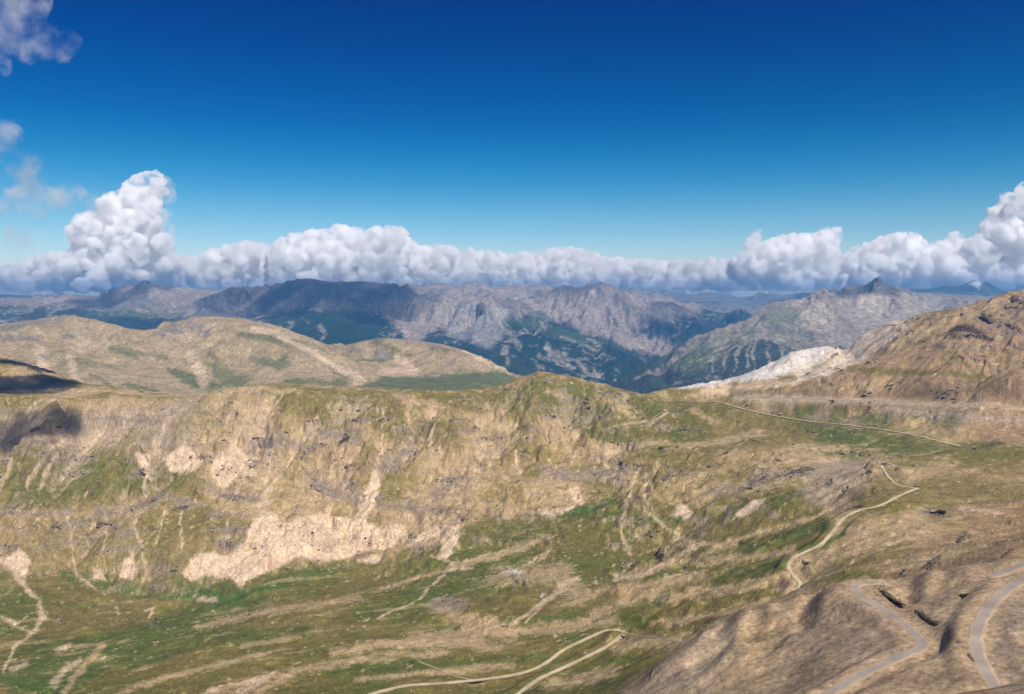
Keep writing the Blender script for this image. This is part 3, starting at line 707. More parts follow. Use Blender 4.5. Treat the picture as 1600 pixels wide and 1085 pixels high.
    CHUTES = [([(600,640),(597,690),(590,735)],2.5), ([(410,806),(414,770),(440,740),(480,680),(500,650)],[9,5,3,3,2]), ([(224,745),(228,775)],3), ([(40,765),(50,745),(80,700),(100,690)],[2,4,5,3]),
              ([(60,765),(72,740),(95,700)],[3,5,3]), ([(95,750),(120,715),(150,690),(165,675)],[3,5,3,2]), ([(0,770),(12,735),(14,700)],[3,3,6]), ([(212,812),(220,850),(232,905)],[2.5,4,5]), ([(165,800),(166,880)],1.8),
              ([(105,800),(108,850),(120,900),(150,920)],[4,3,2.5,2]), ([(283,800),(280,870)],2), ([(258,790),(245,850)],1.6), ([(355,815),(352,850)],1.6), ([(688,700),(690,740)],2), ([(678,640),(672,720)],2.5),
              ([(430,690),(415,760)],3), ([(720,775),(722,800)],3), ([(805,705),(808,740)],2.5), ([(860,720),(880,745)],3), ([(940,720),(965,750)],3), ([(0,870),(30,905),(60,940),(68,965),(55,985),(20,1010),(5,1050)],[6,5,5,6,4,3,2.5]),
              ([(0,965),(20,972),(45,988)],[3,4,2]), ([(85,1070),(105,1045),(125,1030)],[7,8,4]), ([(20,1045),(40,1038)],6), ([(95,1015),(108,1012)],6), ([(310,938),(335,936)],4), ([(180,950),(185,958)],2.5),
              ([(225,955),(240,950),(232,965)],2), ([(378,1085),(400,1068),(430,1050)],[9,8,3]), ([(320,1080),(350,1070),(420,1060)],3), ([(1000,730),(985,770),(975,800),(970,830),(978,850),(985,868)],[3,3,2.5,2,3.5,2.5]),
              ([(1010,740),(1005,800),(1040,825),(1085,850)],[3,2,2.5,4]), ([(1100,845),(1060,870),(1010,895),(960,905)],[6,4,4,5]), ([(820,975),(850,940),(880,915),(910,905)],[2,5,8,4]), ([(750,985),(800,975),(850,940)],[2,2.5,4]),
              ([(590,965),(650,940),(700,890),(740,890)],[2,2,3,1.5]), ([(830,880),(860,862)],[3,4]), ([(1040,640),(1015,665)],2), ([(960,665),(1010,660)],1.5), ([(670,870),(720,880),(790,860)],1.5)]
    for p, w in CHUTES: C.stroke(PALE, .7, p, np.array(w) * .85, .9, 1.3)
    # broken rock bands
    m = g.crag * (.35 + .65 * g.strata)
    C.lay(MAUVE, sstep(.15, .5, m) * .45)
    C.lay(ROCK, sstep(.4, .9, m + n3 * .5) * .7)
    for p, w in (([(150,800),(210,800),(250,775),(290,785)],9), ([(320,760),(350,775),(400,780)],11), ([(330,800),(400,808)],4), ([(400,700),(430,690),(470,700)],16), ([(480,740),(530,770),(560,775)],12), ([(500,680),(560,690)],12),
                 ([(500,770),(600,790),(700,800)],8), ([(680,770),(720,750)],12), ([(860,740),(900,745),(980,735)],10), ([(1110,770),(1160,760),(1200,745),(1270,735)],9), ([(700,830),(720,810)],8), ([(140,655),(250,660)],7),
                 ([(0,800),(60,805),(110,800)],6), ([(590,740),(640,700)],10), ([(680,945),(720,945)],10), ([(1380,735),(1400,740)],5), ([(1440,800),(1475,805)],9), ([(800,895),(815,900)],8)):
        C.stroke(MAUVE, .5, p, w, .8, 1.5)
        C.stroke(ROCK, .55, p, np.array(w, float) * .55, .8, 1.8)
    for p in SCREE: C.poly(PALE, .75, p, 2.5, 6)
    # right flank: white limestone ridge, the old road bench, olive bands
    C.poly(WHITE, .97, [(1040,603),(1080,597),(1150,586),(1200,566),(1240,545),(1300,535),(1345,520),(1395,500),(1405,508),(1370,535),(1330,552),(1290,568),(1250,580),(1200,592),(1150,598),(1110,606),(1060,607)], 3, 4)
    C.poly(CHALK, .85, [(1240,580),(1300,545),(1350,515),(1390,500),(1420,505),(1400,530),(1350,560),(1290,590),(1240,597)], 5, 9)
    C.poly(PALE, .7, [(1100,606),(1180,600),(1260,592),(1220,612),(1150,620),(1080,612)], 4, 8)
    C.stroke(OLIVE, .75, [(1050,614),(1090,610)], 5, .6, .8); C.stroke(OLIVE, .7, [(1165,614),(1230,606)], 4, .6, 1)
    C.stroke(OLIVE, .7, [(1215,592),(1240,590)], 3, .6, 1); C.stroke(OLIVE, .6, [(1270,575),(1300,560)], 3, .6, 1)
    C.stroke(CHALK, .4, [(1150,622),(1220,624),(1320,626),(1400,628)], [5, 6, 7, 4], .6, .7)
    C.stroke(PALE, .4, [(1400,628),(1500,632),(1620,640)], 4, .6, .8)
    C.stroke(MAUVE, .6, [(1380,640),(1500,650),(1600,655)], 10, .8, 1.0)
    C.stroke(OLIVE, .8, [(1330,577),(1370,582),(1420,582),(1500,585),(1540,590)], [5, 7, 5, 4, 3], .6, .9)
    C.stroke(OLIVE, .7, [(1400,620),(1480,612),(1560,610)], 3, .7, 1.1)
    for p, w in (([(1480,548),(1500,562)],4), ([(1500,560),(1520,580)],5), ([(1470,562),(1485,566)],4), ([(1510,590),(1560,598)],6), ([(1360,590),(1352,612)],3), ([(1378,590),(1388,612)],3), ([(1400,545),(1450,530)],3), ([(1440,520),(1480,505)],3)):
        C.stroke(OLIVE, .7, p, w, .7, 1.1)
    C.stroke(TAN, .7, [(1400,545),(1450,515),(1520,490),(1590,465)], [6, 10, 12, 6], .8, .9)
    C.stroke(TAN, .6, [(1340,600),(1400,600)], 9, .8, 1.2)
    C.poly(UMBER, .55, [(1390,595),(1500,592),(1600,600),(1600,625),(1400,622)], 8, 16)
    for p, w in (([(1590,462),(1600,475)],8), ([(1545,500),(1570,510)],9), ([(1570,480),(1600,500)],9), ([(1570,520),(1600,522)],6), ([(1435,500),(1460,495)],3), ([(1575,540),(1590,545)],3)):
        C.stroke(ROCK, .8, p, w, .7, 1.3)
    # brown hummocks of the middle right
    C.poly(MAUVE, .55, [(1250,745),(1300,712),(1370,722),(1330,800),(1260,790)], 10, 10)
    C.poly(BROWN, .7, [(1300,790),(1380,740),(1420,765),(1330,790)], 8, 8)
    C.poly(OLIVE, .6, [(1370,740),(1400,735),(1420,760),(1480,740),(1600,760),(1600,785),(1480,790),(1360,805),(1290,830)], 8, 18)
    C.poly(OLIVE, .7, [(1480,700),(1600,695),(1600,745),(1500,730)], 8, 18)
    C.stroke(GREEN, .75, [(1250,860),(1290,850),(1315,835)], [6, 8, 4], .6, .9)
    C.stroke(GREEN, .6, [(1270,912),(1330,895),(1370,900)], 6, .7, 1)
    C.stroke(PALE, .5, [(1500,795),(1560,800)], 4, .7, 1.2)
    # near spur: pale stony left end, grey shale streaks, olive tufts
    nearm = sstep(430, 400, Y)
    C.lay(UMBER, nearm * sstep(.0, .5, n1 + n2 * .4) * .25)
    C.poly(TAN, .8, [(985,1080),(1100,990),(1180,960),(1200,1000),(1130,1085),(1100,1200),(900,1200)], 14, 10)
    C.poly((.54,.43,.31), .55, [(985,1080),(1100,990),(1150,965),(1150,1010),(1100,1085)], 8, 12)
    C.poly((.31,.225,.165), .7, [(1250,960),(1340,925),(1440,1010),(1420,1020),(1300,1050),(1200,1070),(1240,1010)], 14, 10)
    C.poly(TAN, .55, [(1180,965),(1330,922),(1290,960),(1200,1010),(1150,1050)], 14, 12)
    C.poly((.28,.215,.165), .75, [(1560,960),(1600,925),(1700,930),(1700,1085),(1600,1085),(1550,1040)], 8, 8)
    C.stroke(TAN, .75, [(1480,900),(1500,925),(1505,960),(1520,975)], [8, 14, 16, 6], .9, .8)
    C.stroke(TAN, .65, [(1130,1085),(1250,1050),(1330,1030)], 10, .8, .8)
    C.stroke(TAN, .6, [(1430,1040),(1470,1030),(1500,1045)], 6, .8, .8)
    C.stroke(OLIVE, .7, [(1250,1045),(1290,1025)], 5, .6, 1.0)
    C.stroke(OLIVE, .5, [(1170,1000),(1210,990)], 12, .8, 1.3)
    for p, w, c in (([(1318,1000),(1368,962)],3,UMBER), ([(1335,1010),(1385,970)],3,TAN), ([(1352,1012),(1402,985)],4,UMBER), ([(1290,1005),(1345,960)],2.5,TAN), ([(1370,1015),(1415,995)],3,UMBER),
                    ([(1240,1020),(1300,975)],5,UMBER), ([(1340,1065),(1480,1055)],6,UMBER), ([(1440,1030),(1520,1040)],3,TAN), ([(1450,1060),(1530,1062)],5,UMBER), ([(1400,900),(1440,915),(1450,940)],6,UMBER), ([(1452,905),(1462,935),(1450,960)],7,UMBER),
                    ([(1560,1000),(1600,1040)],3,PALE), ([(1575,985),(1610,1010)],2,PALE), ([(1560,1030),(1590,1060)],2.5,TAN)):
        C.stroke(c, .6, p, w, .9, 1.4)
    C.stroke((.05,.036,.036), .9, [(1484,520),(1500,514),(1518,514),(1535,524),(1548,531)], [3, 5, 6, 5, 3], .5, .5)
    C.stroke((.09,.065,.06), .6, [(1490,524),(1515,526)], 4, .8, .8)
    for x_, y_ in ((1345,535),(1365,520),(1330,545),(1385,512),(1310,556),(1355,548),(1372,535),(1290,570),(1398,520)): C.stroke(TAN, .7, [(x_, y_), (x_ + 9, y_ - 4)], 3.5, .8, 1.6)
    # small pale stones and turf steps everywhere in the basin
    st = fbm(X, Y, 11, 2, .7, seed=66)
    far = sstep(420, 520, Y)
    C.lay(PALE, far * sstep(.42, .62, st + n1 * .25) * .6)
    C.lay(OLIVE, far * sstep(.38, .62, fbm(X, Y, 16, 3, .7, seed=67) - n1 * .1) * .5)
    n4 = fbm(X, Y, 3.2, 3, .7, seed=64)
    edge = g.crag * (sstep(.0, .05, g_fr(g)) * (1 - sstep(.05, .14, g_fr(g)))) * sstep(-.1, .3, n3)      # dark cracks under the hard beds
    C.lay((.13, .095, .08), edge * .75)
    # frost-sorted streaks running down the near slopes
    nst = fbm((X * .55 - Y * .83) / 9, (X * .83 + Y * .55) / .9 , 2.2, 4, .6, seed=65)
    C.lay(TAN, near * sstep(.1, .45, nst) * .3); C.lay(UMBER, near * sstep(.1, .45, -nst) * .2)
    C.lay(PALE, near * sstep(.36, .5, n4) * .4); C.lay((.10,.075,.055), near * sstep(.42, .55, -n4) * .5)
    C.lay((.36, .26, .165), near * .35)
    C.col *= (1 + (.30 - .15 * near) * n3 + (.22 - .1 * near) * n2 + .22 * n4 + .16 * n1)[..., None]

def cover_hills():
    h = hills; C = Cover(h, (.37, .28, .165), 4, 160)
    s, gx, gy = h.slope()
    n1 = fbm(h.X, h.Y, 420, 4, .6, seed=71); n2 = fbm(h.X, h.Y, 90, 4, .65, seed=72)
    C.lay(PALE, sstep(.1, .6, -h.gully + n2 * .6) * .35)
    C.lay(MAUVE, sstep(.15, .5, n1 + n2 * .3) * .25)
    G = (.110, .135, .060); O = (.175, .165, .080)
    C.lay(O, sstep(.1, .6, -n1 + n2 * .5 + h.gully * .3) * .7)
    C.poly(G, .9, [(545,612),(600,590),(660,588),(740,582),(790,580),(840,600),(840,640),(500,640)], 3, 9)
    C.poly(G, .85, [(250,570),(290,580),(350,600),(340,612),(300,608),(270,590)], 3, 8)
    C.poly(G, .75, [(340,575),(400,590),(380,612),(350,600),(320,565)], 4, 10)
    for p, w, c in (([(375,523),(410,528),(440,533)],5,G), ([(400,560),(430,572),(445,565)],8,G), ([(330,555),(350,580)],7,O), ([(450,595),(540,600)],7,G), ([(175,545),(200,552),(215,560)],4,G), ([(180,545),(260,560)],4,O),
                    ([(590,535),(620,550),(600,562)],7,O), ([(560,530),(600,530)],3,O), ([(670,542),(720,545)],5,O), ([(555,563),(600,562),(640,555)],2.5,G), ([(200,600),(240,612)],5,G), ([(140,585),(170,600)],4,O), ([(520,575),(540,590)],6,O)):
        C.stroke(c, .75, p, w, .6, 1)
    for p, w in (([(395,515),(430,520),(500,560),(570,595)],5), ([(480,545),(540,585)],4), ([(300,555),(320,600)],9), ([(620,560),(650,580),(600,580)],6), ([(720,545),(760,565),(800,585)],2.5), ([(60,545),(70,600)],8), ([(110,560),(120,600)],7)):
        C.stroke(PALE, .7, p, w, .7, .9)
    for p, w in (([(-40,512),(20,512),(60,503),(95,500)],6), ([(0,530),(60,530)],5), ([(100,528),(125,525)],4), ([(590,553),(600,556)],8), ([(545,545),(560,548)],4), ([(250,520),(300,510),(320,520)],8), ([(60,555),(70,560)],3)):
        C.stroke((.21,.185,.185), .7, p, w, .7, 1.1)
    C.stroke((.36,.24,.19), .6, [(640,535),(680,534),(720,545),(700,570)], 8, .8, 1)
    C.col *= (1 + .14 * n2)[..., None]

FOREST = (.018, .040, .030); MEADOW = (.085, .125, .05); LIME = (.40, .315, .25); SCAR = (.54, .44, .35); SHALE = (.20, .185, .17)
def cover_massif():
    m = massif; C = Cover(m, LIME, 5, 500); px_ = C.px
    s, gx, gy = m.slope()
    n1 = fbm(m.X, m.Y, 1400, 4, .6, seed=81); n2 = fbm(m.X, m.Y, 320, 4, .65, seed=82); n3 = fbm(m.X, m.Y, 90, 3, .7, seed=83)
    C.lay(SHALE, sstep(-.2, .4, n1 + n2 * .5) * .6)
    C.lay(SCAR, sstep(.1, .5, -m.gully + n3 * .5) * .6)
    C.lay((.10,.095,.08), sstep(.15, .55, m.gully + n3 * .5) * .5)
    # woods climb to about two thirds of the height
    tl = -330 + 210 * n1 + 170 * n2 + m.gully * 110
    wood = sstep(50, -50, m.Z - tl + n3 * 90)
    C.lay(FOREST, wood * .93)
    C.lay(MEADOW, sstep(.2, .5, n1 - n2 * .6) * sstep(120, -40, m.Z - tl) * sstep(-260, -60, m.Z - tl) * .7)
    # named bits of the massif
    C.poly(FOREST, .95, [(400,500),(470,480),(540,480),(600,490),(625,520),(640,540),(520,545),(420,520)], 5, 12)
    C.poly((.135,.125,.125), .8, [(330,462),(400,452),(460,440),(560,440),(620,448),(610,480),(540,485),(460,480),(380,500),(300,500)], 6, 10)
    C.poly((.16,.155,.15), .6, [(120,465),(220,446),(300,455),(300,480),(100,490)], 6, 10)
    C.poly(FOREST, .9, [(0,480),(120,480),(250,500),(360,500),(400,520),(260,525),(150,505),(0,500)], 5, 14)
    C.poly(MEADOW, .7, [(130,488),(200,485),(300,490),(270,496),(150,494)], 4, 8)
    C.poly(LIME, .85, [(225,448),(310,452),(305,470),(270,480),(235,465)], 4, 9)
    C.poly(LIME, .8, [(600,495),(625,470),(650,455),(690,470),(700,500),(650,540),(630,520)], 4, 12)
    C.poly((.33,.305,.28), .85, [(690,490),(740,473),(790,480),(800,520),(760,545),(700,530)], 5, 10)
    C.poly(LIME, .9, [(850,485),(880,465),(950,450),(1000,465),(1010,490),(990,520),(1060,540),(1040,560),(980,545),(900,515)], 5, 10)
    C.poly(FOREST, .85, [(1000,500),(1060,500),(1120,515),(1110,540),(1040,525)], 4, 12)
    C.poly(FOREST, .93, [(790,500),(870,515),(960,545),(1030,580),(1000,610),(900,600),(820,570),(780,545)], 5, 12)
    C.poly(FOREST, .9, [(640,540),(700,530),(760,545),(800,580),(760,580),(680,560)], 5, 12)
    C.poly(MEADOW, .6, [(800,492),(880,515),(960,545),(950,552),(860,525),(790,500)], 3, 8)
    low = sstep(-150, -350, m.Z) * sstep(560, 620, px_) + .35 * sstep(100, -200, m.Z)
    C.lay(LIME, low * sstep(.18, .5, -m.gully * .9 + n3 * .9 + n2 * .3) * .6)
    C.lay(FOREST, sstep(.25, .6, n3 - n2 * .4) * .4)
    C.lay(MEADOW, sstep(.3, .6, n2 + n3 * .5) * sstep(-100, -400, m.Z) * .5)
    for p, w in (([(415,490),(435,475),(455,465)],[2,3,2]), ([(365,492),(400,465),(420,452)],[2,2,3]), ([(455,505),(445,520)],4), ([(500,510),(505,525)],5), ([(552,460),(560,462)],3), ([(780,500),(800,530),(815,545)],[2,5,3]), ([(790,540),(792,570)],[4,2]),
                 ([(855,540),(875,560),(890,575)],[3,7,5]), ([(830,560),(850,585)],3), ([(900,565),(912,585)],4), ([(830,500),(850,508)],5), ([(920,530),(935,540)],3), ([(640,520),(640,535)],6), ([(1075,478),(1080,490)],4), ([(1030,490),(1050,500)],5),
                 ([(700,455),(725,470)],[3,2]), ([(625,500),(640,525)],4), ([(75,495),(90,480)],3), ([(10,490),(50,483)],3), ([(245,478),(240,482)],3), ([(150,460),(158,463)],3), ([(880,525),(960,560)],2)):
        C.stroke(SCAR, .5, p, np.array(w) * .9, .9, 2.8)
    C.col *= (1 + .3 * n3 + .15 * n2)[..., None]

def cover_peak():
    m = peak; C = Cover(m, (.34, .275, .215), 4, 300)
    n1 = fbm(m.X, m.Y, 900, 4, .6, seed=91); n2 = fbm(m.X, m.Y, 200, 4, .65, seed=92); n3 = fbm(m.X, m.Y, 60, 3, .7, seed=93)
    C.lay((.25,.225,.20), sstep(-.1, .5, n1 + n2 * .5) * .7)
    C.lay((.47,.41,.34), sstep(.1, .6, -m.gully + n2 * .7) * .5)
    wood = sstep(-10, 14, C.py - (530 + np.abs(C.px - 1170) * .12) + n2 * 25 + m.gully * 14)
    C.lay(FOREST, wood * .92)
    C.poly((.16,.17,.09), .6, [(1040,570),(1120,527),(1180,500),(1190,520),(1130,560),(1070,590)], 5, 10)
    C.poly((.15,.16,.09), .6, [(1180,490),(1240,478),(1270,500),(1280,545),(1230,545),(1200,515)], 6, 12)
    C.poly((.46,.38,.29), .8, [(1245,470),(1290,470),(1310,490),(1290,520),(1260,515)], 5, 9)
    C.poly((.46,.38,.29), .6, [(1330,470),(1370,458),(1420,470),(1450,500),(1380,510)], 6, 12)
    C.lay(LIME, wood * sstep(.12, .45, -m.gully + n3 * .8) * .5)
    C.poly((.13,.12,.115), .8, [(1290,466),(1335,450),(1369,434),(1392,446),(1425,458),(1390,462),(1360,458),(1330,466)], 3, 5)  # cloud shade over the summit, painted into the cover colour
    for x in (1118, 1132, 1150, 1165, 1180, 1205, 1225, 1245):
        C.stroke(SCAR, .45, [(1190 + (x - 1190) * .4, 525), (x + math.sin(x) * 5, 550), (x - 4, 582)], [2.0, 2.6, 1.2], .9, 2.2)
    C.col *= (1 + .2 * n3 + .1 * n2)[..., None]
def cover_distant():
    m = distant; C = Cover(m, (.24, .24, .22), 4, 800)
    n1 = fbm(m.X, m.Y, 2600, 4, .6, seed=95); n2 = fbm(m.X, m.Y, 600, 4, .65, seed=96)
    C.lay(FOREST, sstep(-.1, .3, n1 + n2 * .4) * .75)
    C.lay((.45,.42,.38), sstep(.2, .5, n2 - n1 * .3) * .5)
    C.poly((.75,.74,.72), .8, [(1512,440),(1525,437),(1535,441),(1528,452)], 1.5, 3)
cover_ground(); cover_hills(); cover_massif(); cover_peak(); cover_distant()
# ------------------------------------------------------------------ build land
MAT_NEAR = land_material("alpine_ground", 2.2, 13.0, .55, broad=1.2)
MAT_HILL = land_material("hill_ground", 9.0, 55.0, 4.0)
MAT_FAR = land_material("mountain_rock", 36.0, 240.0, 20.0)
print('TRIS', sum(2 * f.Z.size for f in (ground, hills, massif, peak, distant)))
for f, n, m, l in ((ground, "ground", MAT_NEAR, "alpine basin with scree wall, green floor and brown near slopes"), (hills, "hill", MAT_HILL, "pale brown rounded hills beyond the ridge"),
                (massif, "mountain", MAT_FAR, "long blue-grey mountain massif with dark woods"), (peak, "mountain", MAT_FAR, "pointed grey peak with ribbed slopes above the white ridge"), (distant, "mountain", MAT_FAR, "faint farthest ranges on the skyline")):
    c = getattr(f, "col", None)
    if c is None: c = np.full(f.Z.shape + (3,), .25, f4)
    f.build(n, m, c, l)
# ------------------------------------------------------------------ road surfaces
def nmat(name, build, rough=.95):
    m = bpy.data.materials.new(name); m.use_nodes = True
    b = m.node_tree.nodes["Principled BSDF"]; b.inputs["Roughness"].default_value = rough; b.inputs["Specular IOR Level"].default_value = .15
    build(m.node_tree, b); return m
def noise(nt, scale, detail=5, rough=.6, vec=None):
    n = nt.nodes.new("ShaderNodeTexNoise"); n.inputs["Scale"].default_value = scale; n.inputs["Detail"].default_value = detail; n.inputs["Roughness"].default_value = rough
    if vec is None:
        ge = nt.nodes.new("ShaderNodeNewGeometry"); vec = ge.outputs["Position"]
    nt.links.new(vec, n.inputs["Vector"]); return n
def ramp(nt, src, stops):
    r = nt.nodes.new("ShaderNodeValToRGB"); e = r.color_ramp.elements
    while len(e) > 1: e.remove(e[-1])
    for i, (p, c) in enumerate(stops):
        k = e[0] if i == 0 else e.new(p)
        k.position = p; k.color = (*c, 1)
    nt.links.new(src, r.inputs[0]); return r
def road_mat(name, mid, edge, dark, lo, hi):
    def f(nt, b):
        at = nt.nodes.new("ShaderNodeAttribute"); at.attribute_name = "across"
        n = noise(nt, .35, 5); n2 = noise(nt, .06, 4)
        ad = nt.nodes.new("ShaderNodeMath"); ad.operation = 'MULTIPLY_ADD'
        nt.links.new(n.outputs["Fac"], ad.inputs[0]); ad.inputs[1].default_value = .5; nt.links.new(at.outputs["Fac"], ad.inputs[2])
        r = ramp(nt, ad.outputs[0], [(lo, mid), (lo + (hi - lo) * .45, tuple(x * 1.12 for x in edge)), (min(1.0, hi), edge)])
        r2 = ramp(nt, n2.outputs["Fac"], [(.35, dark), (.65, (1.12, 1.12, 1.12))])
        mx = nt.nodes.new("ShaderNodeMix"); mx.data_type = 'RGBA'; mx.blend_type = 'MULTIPLY'; mx.inputs[0].default_value = 1
        nt.links.new(r.outputs[0], mx.inputs[6]); nt.links.new(r2.outputs[0], mx.inputs[7]); nt.links.new(mx.outputs[2], b.inputs["Base Color"])
        bp = nt.nodes.new("ShaderNodeBump"); bp.inputs["Distance"].default_value = .12; nt.links.new(noise(nt, 2.2).outputs["Fac"], bp.inputs["Height"]); nt.links.new(bp.outputs[0], b.inputs["Normal"])
    return nmat(name, f)
RM = {"gravel": road_mat("pale_gravel", (.58,.465,.325), (.44,.335,.20), (.75,.75,.75), .65, 1.15),
      "asphalt": road_mat("weathered_asphalt", (.37,.31,.255), (.45,.335,.22), (.72,.73,.78), .72, 1.08),
      "shale": road_mat("shale_track", (.42,.33,.25), (.33,.25,.18), (.85,.85,.85), .6, 1.2)}
for r in ROADS:
    L = r['line']; n = len(L)
    T = np.gradient(L[:, :2], axis=0); T /= np.linalg.norm(T, axis=1)[:, None] + 1e-9
    Nn = np.stack([-T[:, 1], T[:, 0]], 1)
    K = 9; lift = .12 + .00022 * L[:, 1]
    wob = 1 + .16 * np.sin(np.arange(n) * .7) * np.sin(np.arange(n) * .23 + 2) + .07 * np.sin(np.arange(n) * 1.9)
    vs, ac = [], []
    for k in range(K):
        a = (k / (K - 1) * 2 - 1)
        xy = L[:, :2] + Nn * (a * r['w'] / 2 * wob)[:, None]
        z = L[:, 2] + lift - (.25 if k in (0, K - 1) else 0) * 1.0 - .03 * a * a
        vs.append(np.column_stack([xy, z])); ac.append(np.full(n, abs(a)))
    V = np.stack(vs, 1).reshape(-1, 3); A = np.stack(ac, 1).ravel()
    F = [(i * K + k, i * K + k + 1, (i + 1) * K + k + 1, (i + 1) * K + k) for i in range(n - 1) for k in range(K - 1)]
    me = bpy.data.meshes.new(r['name']); me.from_pydata(V.tolist(), [], F); me.update()
    at = me.attributes.new("across", 'FLOAT', 'POINT'); at.data.foreach_set("value", A.astype(f4))
    me.polygons.foreach_set("use_smooth", np.ones(len(F), bool))
    me.materials.append(RM[r['mat']])
    o = bpy.data.objects.new(r['name'], me); scene.collection.objects.link(o)
    o["kind"] = "structure"; o["label"] = r['label']

# ------------------------------------------------------------------ rocks
def hull(seed, flat=.7, n=16):
    rr = random.Random(seed); bm = bmesh.new()
    for _ in range(n):
        v = Vector((rr.gauss(0, 1), rr.gauss(0, 1), rr.gauss(0, 1))).normalized()
        v = Vector(tuple(max(-.72, min(.72, c)) for c in v)) * rr.uniform(.85, 1.1)
        bm.verts.new((v.x, v.y, v.z * flat))
    bmesh.ops.convex_hull(bm, input=bm.verts)
    bmesh.ops.delete(bm, geom=[v for v in bm.verts if not v.link_faces], context='VERTS')
    bmesh.ops.triangulate(bm, faces=bm.faces); bm.verts.index_update()
    V = np.array([v.co[:] for v in bm.verts]); F = np.array([[v.index for v in f.verts] for f in bm.faces]); bm.free()
    return V, F
HULLS = [hull(s, .55 + .05 * (s % 7)) for s in range(14)]
SMALL = [hull(100 + s, .7, 8) for s in range(8)]
def blocks(name, items, mat, protos=HULLS):
    """items: x, y, z, size, stretch, turn, lean -> one mesh of angular blocks"""
    Vs, Fs, k = [], [], 0
    for j, (x, y, z, sz, st, tn, ln) in enumerate(items):
        V, F = protos[j % len(protos)]
        V = V * (sz * st, sz, sz)
        c, s_ = math.cos(ln), math.sin(ln); V = np.stack([V[:, 0] * c - V[:, 2] * s_, V[:, 1], V[:, 0] * s_ + V[:, 2] * c], 1)
        c, s_ = math.cos(tn), math.sin(tn); V = np.stack([V[:, 0] * c - V[:, 1] * s_, V[:, 0] * s_ + V[:, 1] * c, V[:, 2]], 1)
        Vs.append(V + (x, y, z)); Fs.append(F + k); k += len(V)
    V = np.concatenate(Vs).astype(f4); F = np.concatenate(Fs).astype(np.int32)
    me = bpy.data.meshes.new(name); me.vertices.add(len(V)); me.vertices.foreach_set("co", V.ravel())
    me.loops.add(F.size); me.loops.foreach_set("vertex_index", F.ravel()); me.polygons.add(len(F)); me.polygons.foreach_set("loop_start", np.arange(0, F.size, 3, dtype=np.int32))
    me.update(calc_edges=True); me.materials.append(mat)
    o = bpy.data.objects.new(name, me); scene.collection.objects.link(o); return o
def rock_mat(name, a, b_, c, sc):
    def f(nt, b):
        r = ramp(nt, noise(nt, sc, 6, .65).outputs["Fac"], [(.3, a), (.52, b_), (.7, c)])
        nt.links.new(r.outputs[0], b.inputs["Base Color"])
        bp = nt.nodes.new("ShaderNodeBump"); bp.inputs["Distance"].default_value = .5 / sc * .3; nt.links.new(noise(nt, sc * 2.5, 6, .7).outputs["Fac"], bp.inputs["Height"]); nt.links.new(bp.outputs[0], b.inputs["Normal"])
    return nmat(name, f)
M_DARK = rock_mat("dark_schist", (.05,.036,.032), (.12,.09,.07), (.33,.26,.18), .55)
M_MAUVE = rock_mat("mauve_shale_rock", (.10,.075,.07), (.25,.195,.155), (.46,.37,.26), .22)
M_PALE = rock_mat("pale_limestone", (.30,.25,.20), (.46,.40,.32), (.62,.56,.47), .2)
M_WARM = rock_mat("tan_rock", (.16,.12,.09), (.30,.235,.165), (.46,.38,.27), .2)
